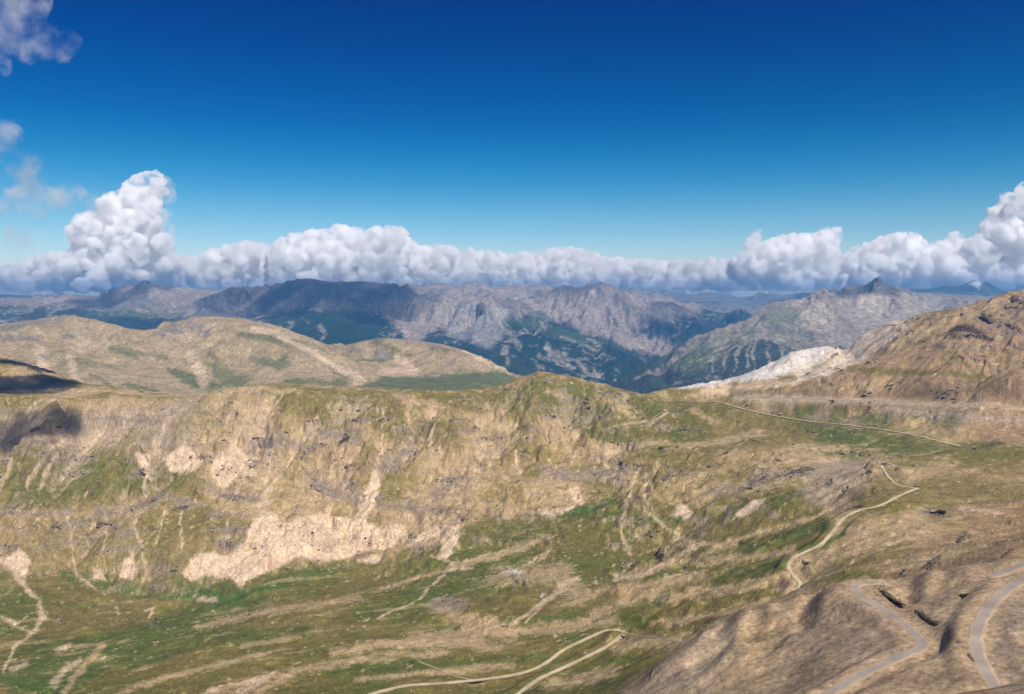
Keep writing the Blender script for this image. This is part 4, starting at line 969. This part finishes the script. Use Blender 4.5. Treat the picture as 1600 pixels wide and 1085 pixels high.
# px, py, half length px, half height px, tilt (degrees, down to the right), hint, blocks, size px, material, label
OUTCROPS = [
 (1387,931,29,8,38,325,60,4.5,M_DARK,"long dark crag above the grey road's first bend"),
 (1442,962,16,5,38,300,26,3.6,M_DARK,"jagged dark crag in the brown hollow between the two roads"),
 (1456,973,11,5,20,292,14,2.2,M_DARK,"scatter of small dark rocks below the jagged crag"),
 (1455,881,17,6,-32,500,30,4.2,M_DARK,"dark crag just above the crest of the brown hump"),
 (1504,843,12,5,-38,600,20,3.6,M_DARK,"dark slanting crag alone on the brown upper slope"),
 (1413,894,5,5,-50,500,10,3.0,M_DARK,"small dark knob left of the crag above the hump"),
 (1418,870,9,4,-20,560,14,3.0,M_MAUVE,"grey knobbly outcrop beside the slanting turf"),
 (1556,882,8,9,-40,420,14,3.2,M_DARK,"dark broken rocks beside the upper road"),
 (1572,868,12,5,-40,450,12,2.4,M_DARK,"thin row of dark stones climbing above the upper road"),
 (1461,803,17,7,8,780,30,4.0,M_DARK,"squat dark outcrop in the pale patch of the right slope"),
 (1341,792,7,4,0,820,12,2.8,M_DARK,"small dark rock at the edge of the winding track"),
 (1256,878,9,3,20,640,10,2.4,M_MAUVE,"low grey ledge inside the bend of the winding track"),
 (1386,726,10,4,10,990,14,2.8,M_DARK,"dark rocks at the top end of the short track"),
 (1434,728,9,4,-5,970,12,2.6,M_MAUVE,"mauve outcrop right of the short track"),
 (1432,761,5,3,0,890,7,2.0,M_DARK,"small dark rock at the sharp bend of the track"),
 (1250,737,24,7,-8,1095,46,4.2,M_DARK,"dark crag at the right end of the rock band"),
 (1195,750,24,7,-12,1095,40,3.2,M_MAUVE,"broken mauve ledges in the middle of the rock band"),
 (1165,765,10,4,0,1080,14,3.0,M_DARK,"dark overhang at the left end of the rock band"),
 (1118,763,7,3,0,1090,9,2.4,M_MAUVE,"small ledge left of the rock band"),
 (222,787,22,5,-18,1230,38,3.2,M_MAUVE,"broken dark ledges above the green chutes on the left wall"),
 (280,795,15,4,-10,1220,22,2.6,M_DARK,"dark ledge in the middle of the left wall"),
 (362,777,18,6,8,1265,34,3.2,M_MAUVE,"craggy mauve buttress above the scree apron"),
 (332,808,15,3,4,1210,18,2.4,M_MAUVE,"thin ledge under the mauve buttress"),
 (418,706,18,9,40,1390,34,3.2,M_MAUVE,"knobbly crag high on the wall between two chutes"),
 (490,700,20,8,-20,1400,34,3.0,M_MAUVE,"rough crag below the grass cap"),
 (535,689,11,6,-20,1420,20,3.2,M_DARK,"dark broken crag under the ridge meadow"),
 (505,765,22,5,6,1290,30,2.6,M_MAUVE,"long broken ledge above the big scree apron"),
 (560,728,8,4,10,1350,12,2.4,M_MAUVE,"small outcrop right of the upper chute"),
 (596,778,11,4,0,1260,14,3.0,M_MAUVE,"grey outcrop at the head of the scree"),
 (695,750,16,6,0,1320,28,3.4,M_MAUVE,"blocky pale-topped outcrop in the middle of the wall"),
 (690,800,22,4,6,1220,24,2.6,M_MAUVE,"low ledges above the lower scree tongues"),
 (722,810,9,5,10,1190,14,3.2,M_MAUVE,"knob of rock above the longest scree tongue"),
 (860,735,24,5,0,1290,34,2.6,M_WARM,"pale ledges above the small green hollow"),
 (925,735,24,6,3,1280,36,2.6,M_WARM,"pitted tan crag band below the footpath slope"),
 (1045,745,12,4,0,1150,14,2.4,M_MAUVE,"small mauve crag above the twin scree tongues"),
 (700,942,24,8,4,860,40,3.6,M_WARM,"rounded tan crag in the grass of the basin floor"),
 (800,895,17,9,6,930,30,3.4,M_PALE,"pale boulder heap beside the stream bed"),
 (787,979,5,2,-10,760,6,2.0,M_DARK,"tiny dark rock at the end of the stream bed"),
 (848,930,10,4,-45,850,24,2.2,M_PALE,"pale rubble filling the stream bed"),
 (1440,498,14,5,-8,1700,24,3.4,M_WARM,"craggy outcrop on the shoulder of the brown hill"),
 (1390,508,10,4,0,1860,12,2.6,M_WARM,"dark-topped rock at the upper end of the white ridge"),
 (1550,503,17,7,30,1480,26,3.6,M_DARK,"dark rocks on the upper left of the hill's stony corner"),
 (1585,512,14,7,20,1460,22,3.6,M_DARK,"dark rocks low in the hill's stony corner"),
 (1590,470,12,9,20,1520,22,3.8,M_DARK,"dark rocks near the hill's summit"),
 (1300,557,16,3,-25,1780,18,2.0,M_MAUVE,"dark specks of rock in the white ridge"),
 (1122,606,2,2,0,1690,2,2.2,M_DARK,"lone dark block on the pale saddle"),
 (1118,619,3,1,0,1630,3,1.8,M_DARK,"low dark block beside the start of the far track"),
 (1020,1052,10,3,-60,372,14,2.2,M_MAUVE,"small dark stones on the lower edge of the pale spur"),
 (1092,990,8,3,-40,366,10,2.4,M_DARK,"dark stones on the crest of the pale spur"),
 (1288,921,5,2,0,356,5,2.2,M_PALE,"two pale stones on the spur crest"),
 (1504,930,12,4,15,300,14,2.2,M_WARM,"tan ledges on the bright rib of the hump"),
 (1500,1004,5,4,0,260,5,3.2,M_MAUVE,"dark bush-like rock left of the right-hand road"),
 (1518,1028,9,4,55,240,12,2.6,M_WARM,"reddish rocks lining the left edge of the right-hand road"),
]
def px_scatter(cx, cy_, a, b, tilt, n):
    t = math.radians(tilt); out = []
    while len(out) < n:
        x, y = random.uniform(-1, 1), random.uniform(-1, 1)
        if x * x + y * y > 1: continue
        y *= .75 + .5 * math.sin(7 * x + cx)
        out.append((cx + x * a * math.cos(t) - y * b * math.sin(t), cy_ + x * a * math.sin(t) + y * b * math.cos(t)))
    return out
ICO = bmesh.new(); bmesh.ops.create_icosphere(ICO, subdivisions=4, radius=1)
ICO_V = np.array([v.co[:] for v in ICO.verts]); ICO_F = np.array([[v.index for v in f.verts] for f in ICO.faces], dtype=np.int32); ICO.free()
def raw_mesh(name, V, F, mat):
    me = bpy.data.meshes.new(name); me.vertices.add(len(V)); me.vertices.foreach_set("co", V.astype(f4).ravel())
    me.loops.add(F.size); me.loops.foreach_set("vertex_index", F.ravel()); me.polygons.add(len(F)); me.polygons.foreach_set("loop_start", np.arange(0, F.size, 3, dtype=np.int32))
    me.update(calc_edges=True); me.materials.append(mat)
    o = bpy.data.objects.new(name, me); scene.collection.objects.link(o); return o
for k, (cx_, cy2, a, b, tilt, hint, n, sz, mat, label) in enumerate(OUTCROPS):
    t = math.radians(tilt)
    P0 = np.array(ground.find(cx_, cy2, hint))
    m = P0[1] / FPX
    e1 = np.array(ground.find(cx_ + a * math.cos(t), cy2 + a * math.sin(t), P0[1])) - P0
    L1 = min(np.linalg.norm(e1), a * m * 2.2); e1 = e1 / (np.linalg.norm(e1) + 1e-6)
    e3 = np.array((0, -.35, .94)); e2 = np.cross(e3, e1); e2 /= np.linalg.norm(e2); e3 = np.cross(e1, e2)
    if e3[2] < 0: e3 = -e3
    D = ICO_V.copy(); h = b * m * 1.25; low = .45 if hint < 900 else .3; shr = .8 if hint < 1400 else .5; a2, b2 = a, b; a, b = a * shr, b * shr; h *= shr
    # broken crag: bedding planes along the length, blocks across it
    nn = fbm(D[:, 0] * 3 + k * 7, D[:, 1] * 2 + D[:, 2] * 2.5, 1.1, 4, .65, seed=k)
    gap = np.maximum(0, fbm(D[:, 0] * a / (b + 1) * 1.6 + k * 3, D[:, 2] * .4 + D[:, 1] * .3, .8, 3, .6, seed=k + 60))
    r_ = 1 + nn * .55 - gap * .95
    st = np.round((D[:, 2] * r_ + D[:, 0] * .25) * 5) / 5 - D[:, 0] * .25
    V = np.stack([D[:, 0] * r_, D[:, 1] * r_, D[:, 2] * r_ * .55 + st * .45], 1)
    W = P0 + np.outer(V[:, 0] * L1, e1) + np.outer(V[:, 1] * h * .9, e2) + np.outer(V[:, 2] * h * low * 1.3 - h * .08, e3)
    W[:, 2] += ground.zat(W[:, 0], np.maximum(W[:, 1], 5)) * .75 - (P0[2] + (W[:, 0] - P0[0]) * 0) * .75
    root = bpy.data.objects.new("rock_outcrop", None); root.location = P0.tolist(); scene.collection.objects.link(root)
    root["label"] = label; root["category"] = "rocks"
    o = raw_mesh("crag", W - P0, ICO_F, mat); o.parent = root
    it = []; a, b = a2, b2
    for (px, py) in px_scatter(cx_, cy2, a * 1.15, b * 1.25, tilt, int(n * 1.8)):
        x, y, z = ground.find(px, py, hint)
        if abs(math.log(y / P0[1])) > .12: continue
        kk = sz * m * random.choice((.35, .45, .5, .6, .8)) * .6
        it.append((x - P0[0], y - P0[1], z - P0[2] + kk * .2, kk, random.uniform(1, 1.7), random.uniform(-.5, .5), random.uniform(-.3, .3)))
    if it:
        o = blocks("broken_rock", it, mat); o.parent = root; o["kind"] = "stuff"
# loose boulders, more than anyone could count
def scatter(n, regions, size, mat, name, label):
    it = []; tot = sum(r[-1] for r in regions)
    for (x0, x1, y0, y1, hint, wgt) in regions:
        for _ in range(int(n * wgt / tot)):
            px, py = random.uniform(x0, x1), random.uniform(y0, y1)
            x, y, z = ground.find(px, py, hint)
            if px > 1000 and y > 420 and py > 935 - (px - 1240) * .15 + max(0, (1240 - px) * .5): pass
            if fbm(np.array([x]), np.array([y]), 45, 2, seed=77)[0] < -.05 and random.random() < .8: continue
            k = size * y / FPX * random.paretovariate(2.6) * .5
            it.append((x, y, z + k * .2, min(k, size * 2 * y / FPX), random.uniform(1, 1.5), random.uniform(0, 6), random.uniform(-.3, .3)))
    o = blocks(name, it, mat, SMALL); o["kind"] = "stuff"; o["label"] = label
scatter(2600, [(0,560,900,1085,850,2),(560,1000,880,1085,800,3),(1000,1240,790,985,850,2),(900,1130,640,740,1350,1),(1050,1095,680,700,1380,.6),(1180,1300,760,840,980,1.2),(1280,1440,800,900,650,.8),(120,400,820,900,1150,.8),(600,960,700,880,1250,1.3)],
        1.0, M_PALE, "scattered_rocks", "pale loose stones strewn over the basin")
scatter(700, [(1000,1180,960,1085,365,2),(1180,1340,925,1000,350,.5),(1600,1800,430,560,1450,.3),(1400,1560,820,900,560,.5)], .9, M_WARM, "loose_stones", "small stones on the spur and brown slopes")

# broken blocks standing out of the rock bands of the wall, and stones in the turf: picked where the land is craggy or stony
def block_field(name, weight, n, lo, hi, mat, label, seed):
    rg = np.random.default_rng(seed); g = ground
    w = (weight * g.Y * np.gradient(g.Ys)[:, None]).ravel(); w = np.maximum(w, 0); w /= w.sum()
    idx = rg.choice(len(w), n, p=w)
    X, Y, Z = g.X.ravel()[idx], g.Y.ravel()[idx], g.Z.ravel()[idx]
    it = []
    for x, y, z, r in zip(X, Y, Z, rg.pareto(2.2, n)):
        k = min(hi, lo * (1 + r)) * y / 1200
        it.append((x + rg.normal() * 1.5, y, z + k * .1, k, rg.uniform(1, 2.2), rg.uniform(-.5, .5), rg.uniform(-.25, .25)))
    o = blocks(name, it, mat, SMALL); o["kind"] = "stuff"; o["label"] = label
inview = (np.abs(ground.us) < .68)[None, :] * np.ones(ground.Y.shape)
wallm = ground.crag * (.2 + ground.strata) * inview * (ground.Y < 1600)
clump = np.clip(fbm(ground.X, ground.Y, 45, 3, .6, seed=101) * 2 + .1, 0, 1)
block_field("wall_rocks", wallm * clump, 3000, .7, 3.0, M_MAUVE, "small broken rocks along the ledges of the headwall", 5)
block_field("dark_wall_rocks", wallm ** 2 * clump ** 2, 900, .8, 3.2, M_DARK, "small dark overhanging rocks in the bands of the headwall", 6)
sl_, _, _ = ground.slope()
floor_ = inview * (ground.Y > 430) * (ground.Y < 1500) * (sl_ < .55) * np.clip(fbm(ground.X, ground.Y, 60, 3, .6, seed=102) * 2.2, 0, 1) ** 1.5
block_field("turf_stones", floor_, 5200, .35, 1.7, M_PALE, "pale stones and small boulders standing in the turf", 7)
# ------------------------------------------------------------------ air
hz = bpy.data.materials.new("mountain_air"); hz.use_nodes = True
hn = hz.node_tree; hn.nodes.clear()
ho = hn.nodes.new("ShaderNodeOutputMaterial"); hv = hn.nodes.new("ShaderNodeVolumePrincipled")
hv.inputs["Color"].default_value = (.16, .50, 1.0, 1); hv.inputs["Density"].default_value = 6.5e-5; hv.inputs["Anisotropy"].default_value = .2
hn.links.new(hv.outputs[0], ho.inputs["Volume"])
def box(name, x0, x1, y0, y1, z0, z1, mat):
    bm = bmesh.new(); bmesh.ops.create_cube(bm, size=1)
    for v in bm.verts: v.co = Vector((x0 if v.co.x < 0 else x1, y0 if v.co.y < 0 else y1, z0 if v.co.z < 0 else z1))
    me = bpy.data.meshes.new(name); bm.to_mesh(me); bm.free(); me.materials.append(mat)
    o = bpy.data.objects.new(name, me); scene.collection.objects.link(o); return o
zl = min(float(f.Z[f.Y < 20000].min()) for f in (ground, hills, massif, peak, distant)); zh = max(float(f.Z.max()) for f in (ground, hills, massif, peak, distant))
haze = box("haze", -40000, 40000, -2500, 19500, zl - 1, max(zh, 0) + 30, hz)
haze["kind"] = "stuff"; haze["label"] = "thin blue mountain haze over the far ranges"
# ------------------------------------------------------------------ clouds, well above and behind the far ranges
def cloud_mat(name, dens, lam, lo=.38, hi=.58, floor=.12, step=.05, col=(.995, .995, 1.0), g=0.0):
    m = bpy.data.materials.new(name); m.use_nodes = True; nt = m.node_tree; nt.nodes.clear()
    o = nt.nodes.new("ShaderNodeOutputMaterial"); v = nt.nodes.new("ShaderNodeVolumePrincipled")
    v.inputs["Color"].default_value = (*col, 1); v.inputs["Anisotropy"].default_value = g
    n = noise(nt, 1 / lam, 4, .6)
    r = nt.nodes.new("ShaderNodeMapRange"); r.interpolation_type = 'SMOOTHSTEP'
    for k, x in ((1, lo), (2, hi), (3, dens * floor), (4, dens)): r.inputs[k].default_value = x
    nt.links.new(n.outputs["Fac"], r.inputs[0]); nt.links.new(r.outputs[0], v.inputs["Density"])
    nt.links.new(v.outputs[0], o.inputs["Volume"])
    m.cycles.volume_step_rate = step
    return m
def puff_group(voxel, amp, lam):
    ng = bpy.data.node_groups.new("puffs", 'GeometryNodeTree')
    ng.interface.new_socket("Geometry", in_out='INPUT', socket_type='NodeSocketGeometry'); ng.interface.new_socket("Geometry", in_out='OUTPUT', socket_type='NodeSocketGeometry')
    N, L = ng.nodes, ng.links
    i, o = N.new("NodeGroupInput"), N.new("NodeGroupOutput")
    at = N.new("GeometryNodeInputNamedAttribute"); at.data_type = 'FLOAT'; at.inputs[0].default_value = "radius"
    mp = N.new("GeometryNodeMeshToPoints"); pv = N.new("GeometryNodePointsToVolume"); pv.resolution_mode = 'VOXEL_SIZE'; pv.inputs["Voxel Size"].default_value = voxel
    vm = N.new("GeometryNodeVolumeToMesh"); vm.inputs["Threshold"].default_value = .1
    sp = N.new("GeometryNodeSetPosition"); nz = N.new("ShaderNodeTexNoise"); nz.inputs["Scale"].default_value = 1 / lam; nz.inputs["Detail"].default_value = 6; nz.inputs["Roughness"].default_value = .68
    pos = N.new("GeometryNodeInputPosition"); nor = N.new("GeometryNodeInputNormal")
    ma = N.new("ShaderNodeMath"); ma.operation = 'MULTIPLY_ADD'; ma.inputs[1].default_value = amp * 2; ma.inputs[2].default_value = -amp * 1.05
    sc = N.new("ShaderNodeVectorMath"); sc.operation = 'SCALE'
    L.new(i.outputs[0], mp.inputs["Mesh"]); L.new(at.outputs[0], mp.inputs["Radius"]); L.new(mp.outputs[0], pv.inputs["Points"]); L.new(at.outputs[0], pv.inputs["Radius"])
    L.new(pv.outputs[0], vm.inputs["Volume"]); L.new(vm.outputs[0], sp.inputs["Geometry"]); L.new(pos.outputs[0], nz.inputs["Vector"]); L.new(nz.outputs["Fac"], ma.inputs[0])
    L.new(nor.outputs[0], sc.inputs[0]); L.new(ma.outputs[0], sc.inputs["Scale"]); L.new(sc.outputs[0], sp.inputs["Offset"]); L.new(sp.outputs[0], o.inputs[0])
    return ng
CLOUD_FLOOR = max(zh, 0) + 60
def cloud(lobes, voxel, mat, name, label, kids=9, depth=2, amp=None, category=None, seed=1, up=.35, floor=None, thick=1.0):
    """lobes: x, y, z, r in metres; children bud from the sunlit sides"""
    rr = random.Random(seed); P = []
    fl = floor if floor is not None else CLOUD_FLOOR
    def bud(x, y, z, r, d):
        P.append((x, y, z, r))
        if d == 0: return
        for _ in range(kids if d == depth else 6):
            v = Vector((rr.gauss(0, 1), rr.gauss(0, 1) * thick, rr.gauss(0, 1) + up * 1.5)).normalized()
            k = r * rr.uniform(.32, .52)
            bud(x + v.x * r * .82, y + v.y * r * .82, z + v.z * r * .82, k, d - 1)
    for (x, y, z, r) in lobes: bud(x, y, z, r, depth)
    P = np.array(P); P = P[P[:, 3] > voxel * .8]
    P[:, 2] = np.maximum(P[:, 2], fl + P[:, 3] * 1.0 + (amp or voxel * 2))
    me = bpy.data.meshes.new("cloud_points"); me.vertices.add(len(P)); me.vertices.foreach_set("co", P[:, :3].astype(f4).ravel())
    a = me.attributes.new("radius", 'FLOAT', 'POINT'); a.data.foreach_set("value", P[:, 3].astype(f4)); me.update()
    t = bpy.data.objects.new("cloud_source", me); scene.collection.objects.link(t)
    md = t.modifiers.new("p", 'NODES'); md.node_group = puff_group(voxel, amp or voxel * 2.6, voxel * 8)
    dg = bpy.context.evaluated_depsgraph_get(); m2 = bpy.data.meshes.new_from_object(t.evaluated_get(dg), depsgraph=dg)
    bpy.data.objects.remove(t)
    m2.name = name; m2.materials.clear(); m2.materials.append(mat)
    o = bpy.data.objects.new(name, m2); scene.collection.objects.link(o)
    o["label"] = label
    if category: o["category"] = category
    else: o["kind"] = "stuff"
    print("CLOUD", name, len(P), len(m2.polygons))
    return o
def sky_pt(px, py, rpx, Y):
    q = float(q_of_py(py)); u = float(u_of_px(px, q)); return (u * Y, Y, -q * Y, rpx * Y / FPX)
def heap(prof, base, Y, r0, r1, dY, seed):
    """lobes filling the outline between a base row and a top profile"""
    rr = random.Random(seed); out = []
    xs = np.array([p[0] for p in prof], float); ts = np.array([p[1] for p in prof], float)
    x = xs[0]
    while x < xs[-1]:
        top = float(np.interp(x, xs, ts)); r = min(rr.uniform(r0, r1), max(4, (base - top) * .55))
        y = top + r
        while y < base + r * .3:
            out.append(sky_pt(x + rr.uniform(-.4, .4) * r, y, r, Y + rr.uniform(-dY, dY)))
            y += r * rr.uniform(.8, 1.3); 
        x += r * rr.uniform(.55, .85)
    return out
C_FRONT = cloud_mat("bright_cloud", .017, 420, .40, .64, .04, .035)
C_BACK = cloud_mat("distant_cloud", .012, 700, .38, .6, .1)
C_FAR = cloud_mat("farthest_cloud", .006, 1500)
C_THIN = cloud_mat("thin_cloud", .0036, 300, .43, .80, .0, .03)
Yf = 21000
def named_cloud(parts, label, seed, mat=None, voxel=46, kids=9, **kw):
    return cloud(parts, voxel, mat or C_FRONT, "cloud", label, category=None if mat else "cloud", seed=seed, kids=kids, floor=-150, **kw)
named_cloud(heap([(0,425),(40,405),(80,394),(125,392),(140,405),(170,400)], 446, Yf, 7, 14, 900, 3), "low white cloud at the far left end of the bank", 3)
named_cloud(heap([(118,350),(135,332),(160,325),(180,300),(205,292),(225,290),(238,300),(250,345),(262,385),(270,400)], 446, Yf, 9, 19, 700, 4) + heap([(195,285),(215,272),(235,268),(250,266),(258,280)], 300, Yf, 5, 9, 300, 14), "tall white cloud tower rising on the left", 4)
named_cloud(heap([(425,392),(440,374),(470,362),(505,360),(540,352),(580,358),(610,354),(630,354),(638,372)], 446, Yf, 8, 17, 800, 5), "bright heaped cloud with a square right end in the middle left", 5)
named_cloud(heap([(1150,400),(1180,385),(1200,374),(1240,364),(1270,366),(1290,358),(1310,352)], 444, 21500, 7, 14, 700, 6) + heap([(1165,378),(1178,362),(1188,356)], 392, 21500, 4, 7, 300, 16), "white cloud with torn tops right of the middle", 6)
named_cloud(heap([(1330,388),(1365,376),(1390,366),(1420,362),(1440,372)], 444, 21500, 6, 12, 700, 7), "small white heap between the torn cloud and the right bank", 7)
named_cloud(heap([(1440,400),(1470,374),(1490,362),(1510,376),(1535,362),(1550,334),(1575,305),(1600,290),(1640,275),(1700,262)], 446, 21000, 9, 20, 800, 8), "large white cloud filling the right edge", 8)
cloud(heap([(-150,400),(0,415),(100,408),(270,395),(300,400),(345,386),(390,374),(440,385),(640,380),(690,382),(740,390),(800,394),(840,392),(880,384),(920,392),(970,404),(1050,406),(1130,404),(1180,400),(1320,394),(1500,390),(1750,380)], 456, 25500, 7, 13, 2000, 9), 80, C_BACK, "cloud_bank", "long white cloud bank along the skyline", seed=9, kids=6, floor=-150)
cloud(heap([(-200,428),(300,424),(700,420),(1000,426),(1300,422),(1800,418)], 462, 40000, 5, 9, 4000, 10), 170, C_FAR, "far_clouds", "low far cloud layer touching the mountain tops", seed=10, kids=6, depth=1, floor=-900)
# torn thin clouds on the left
def wisps(spots, Y, seed):
    rr = random.Random(seed); out = []
    for (x, y, rx, ry, n) in spots:
        for _ in range(int(n * 1.8)):
            a = rr.uniform(0, 6.28); k = rr.random() ** .5
            out.append(sky_pt(x + math.cos(a) * rx * k, y + math.sin(a) * ry * k, rr.uniform(8, 18), Y + rr.uniform(-250, 250)))
    return out
named_cloud(wisps([(15,35,50,40,34),(60,70,55,20,26),(-10,85,20,25,12),(95,80,14,8,8),(40,10,35,12,10)], 9000, 21), "torn grey wisp high in the left corner of the sky", 21, C_THIN, 34, 5, depth=1)
named_cloud(wisps([(0,215,22,22,14),(35,255,22,16,14),(50,290,12,25,10)], 10000, 22), "ragged thin cloud at the left edge halfway up the sky", 22, C_THIN, 36, 5, depth=1)
named_cloud(wisps([(30,315,60,12,34),(100,310,40,12,22),(150,325,22,10,10)], 12000, 23), "flat pinkish wisp left of the tall cloud tower", 23, C_THIN, 42, 5, depth=1)
named_cloud(wisps([(35,375,16,20,12)], 12000, 24), "small faint wisp under the flat wisp", 24, C_THIN, 42, 5, depth=1)
named_cloud(wisps([(250,355,14,20,10),(255,300,12,16,8)], 20600, 25), "thin veil on the right flank of the cloud tower", 25, C_THIN, 50, 5, depth=1)
# clouds overhead, out of the picture, whose shadows lie on the far ranges and the left ridge
def shade_cloud(px, py, Y, h, rx, ry, seed, label, n=26, mat=None):
    """a cloud h metres up along the sun's ray from the place it shades"""
    f = ground if Y < 2000 else peak if (px > 1150 and Y < 7600) else massif
    p = Vector(f.find(px, py, Y)); c = p + SUN * ((h - p.z) / SUN.z)
    rr = random.Random(seed); L = []
    for _ in range(n):
        a = rr.uniform(0, 6.28); k = rr.random() ** .5
        L.append((c.x + math.cos(a) * rx * k, c.y + math.sin(a) * ry * k, c.z + rr.uniform(-.1, .1) * min(rx, ry), min(rx, ry) * rr.uniform(.4, .55)))
    return cloud(L, max(rx, ry) / 14, mat or C_SHADE, "cloud", label, category="cloud", seed=seed, kids=6, depth=1)
C_SHADE = cloud_mat("overhead_cloud", .0024, 400, .35, .6, .1)
C_VEIL = cloud_mat("veil_cloud", .04, 60, .3, .6, .1)
C_DENSE = cloud_mat("dense_cloud", .10, 60, .3, .5, .3)
shade_cloud(545, 465, 9300, 3300, 800, 850, 31, "broad cloud overhead shading the long massif")
shade_cloud(390, 470, 9400, 3300, 480, 600, 41, "cloud overhead shading the left shoulder of the long massif")
shade_cloud(900, 452, 10600, 3700, 450, 300, 32, "cloud overhead shading the notched summits")
shade_cloud(1355, 446, 6950, 2700, 420, 230, 33, "cloud overhead shading the pointed peak")
shade_cloud(1060, 500, 9500, 3400, 420, 700, 34, "cloud overhead shading the side valley")
shade_cloud(170, 475, 9800, 3400, 700, 500, 35, "cloud overhead shading the left end of the massif")
shade_cloud(50, 573, 1830, 1300, 120, 34, 36, "small long cloud overhead shading the dark left shoulder", 26, C_DENSE)
shade_cloud(45, 602, 1725, 1300, 80, 82, 39, "small cloud overhead shading the foot of the left shoulder", 30, C_VEIL)
shade_cloud(50, 665, 1410, 1300, 85, 50, 37, "small thin cloud overhead shading the upper left wall", 24, C_VEIL)
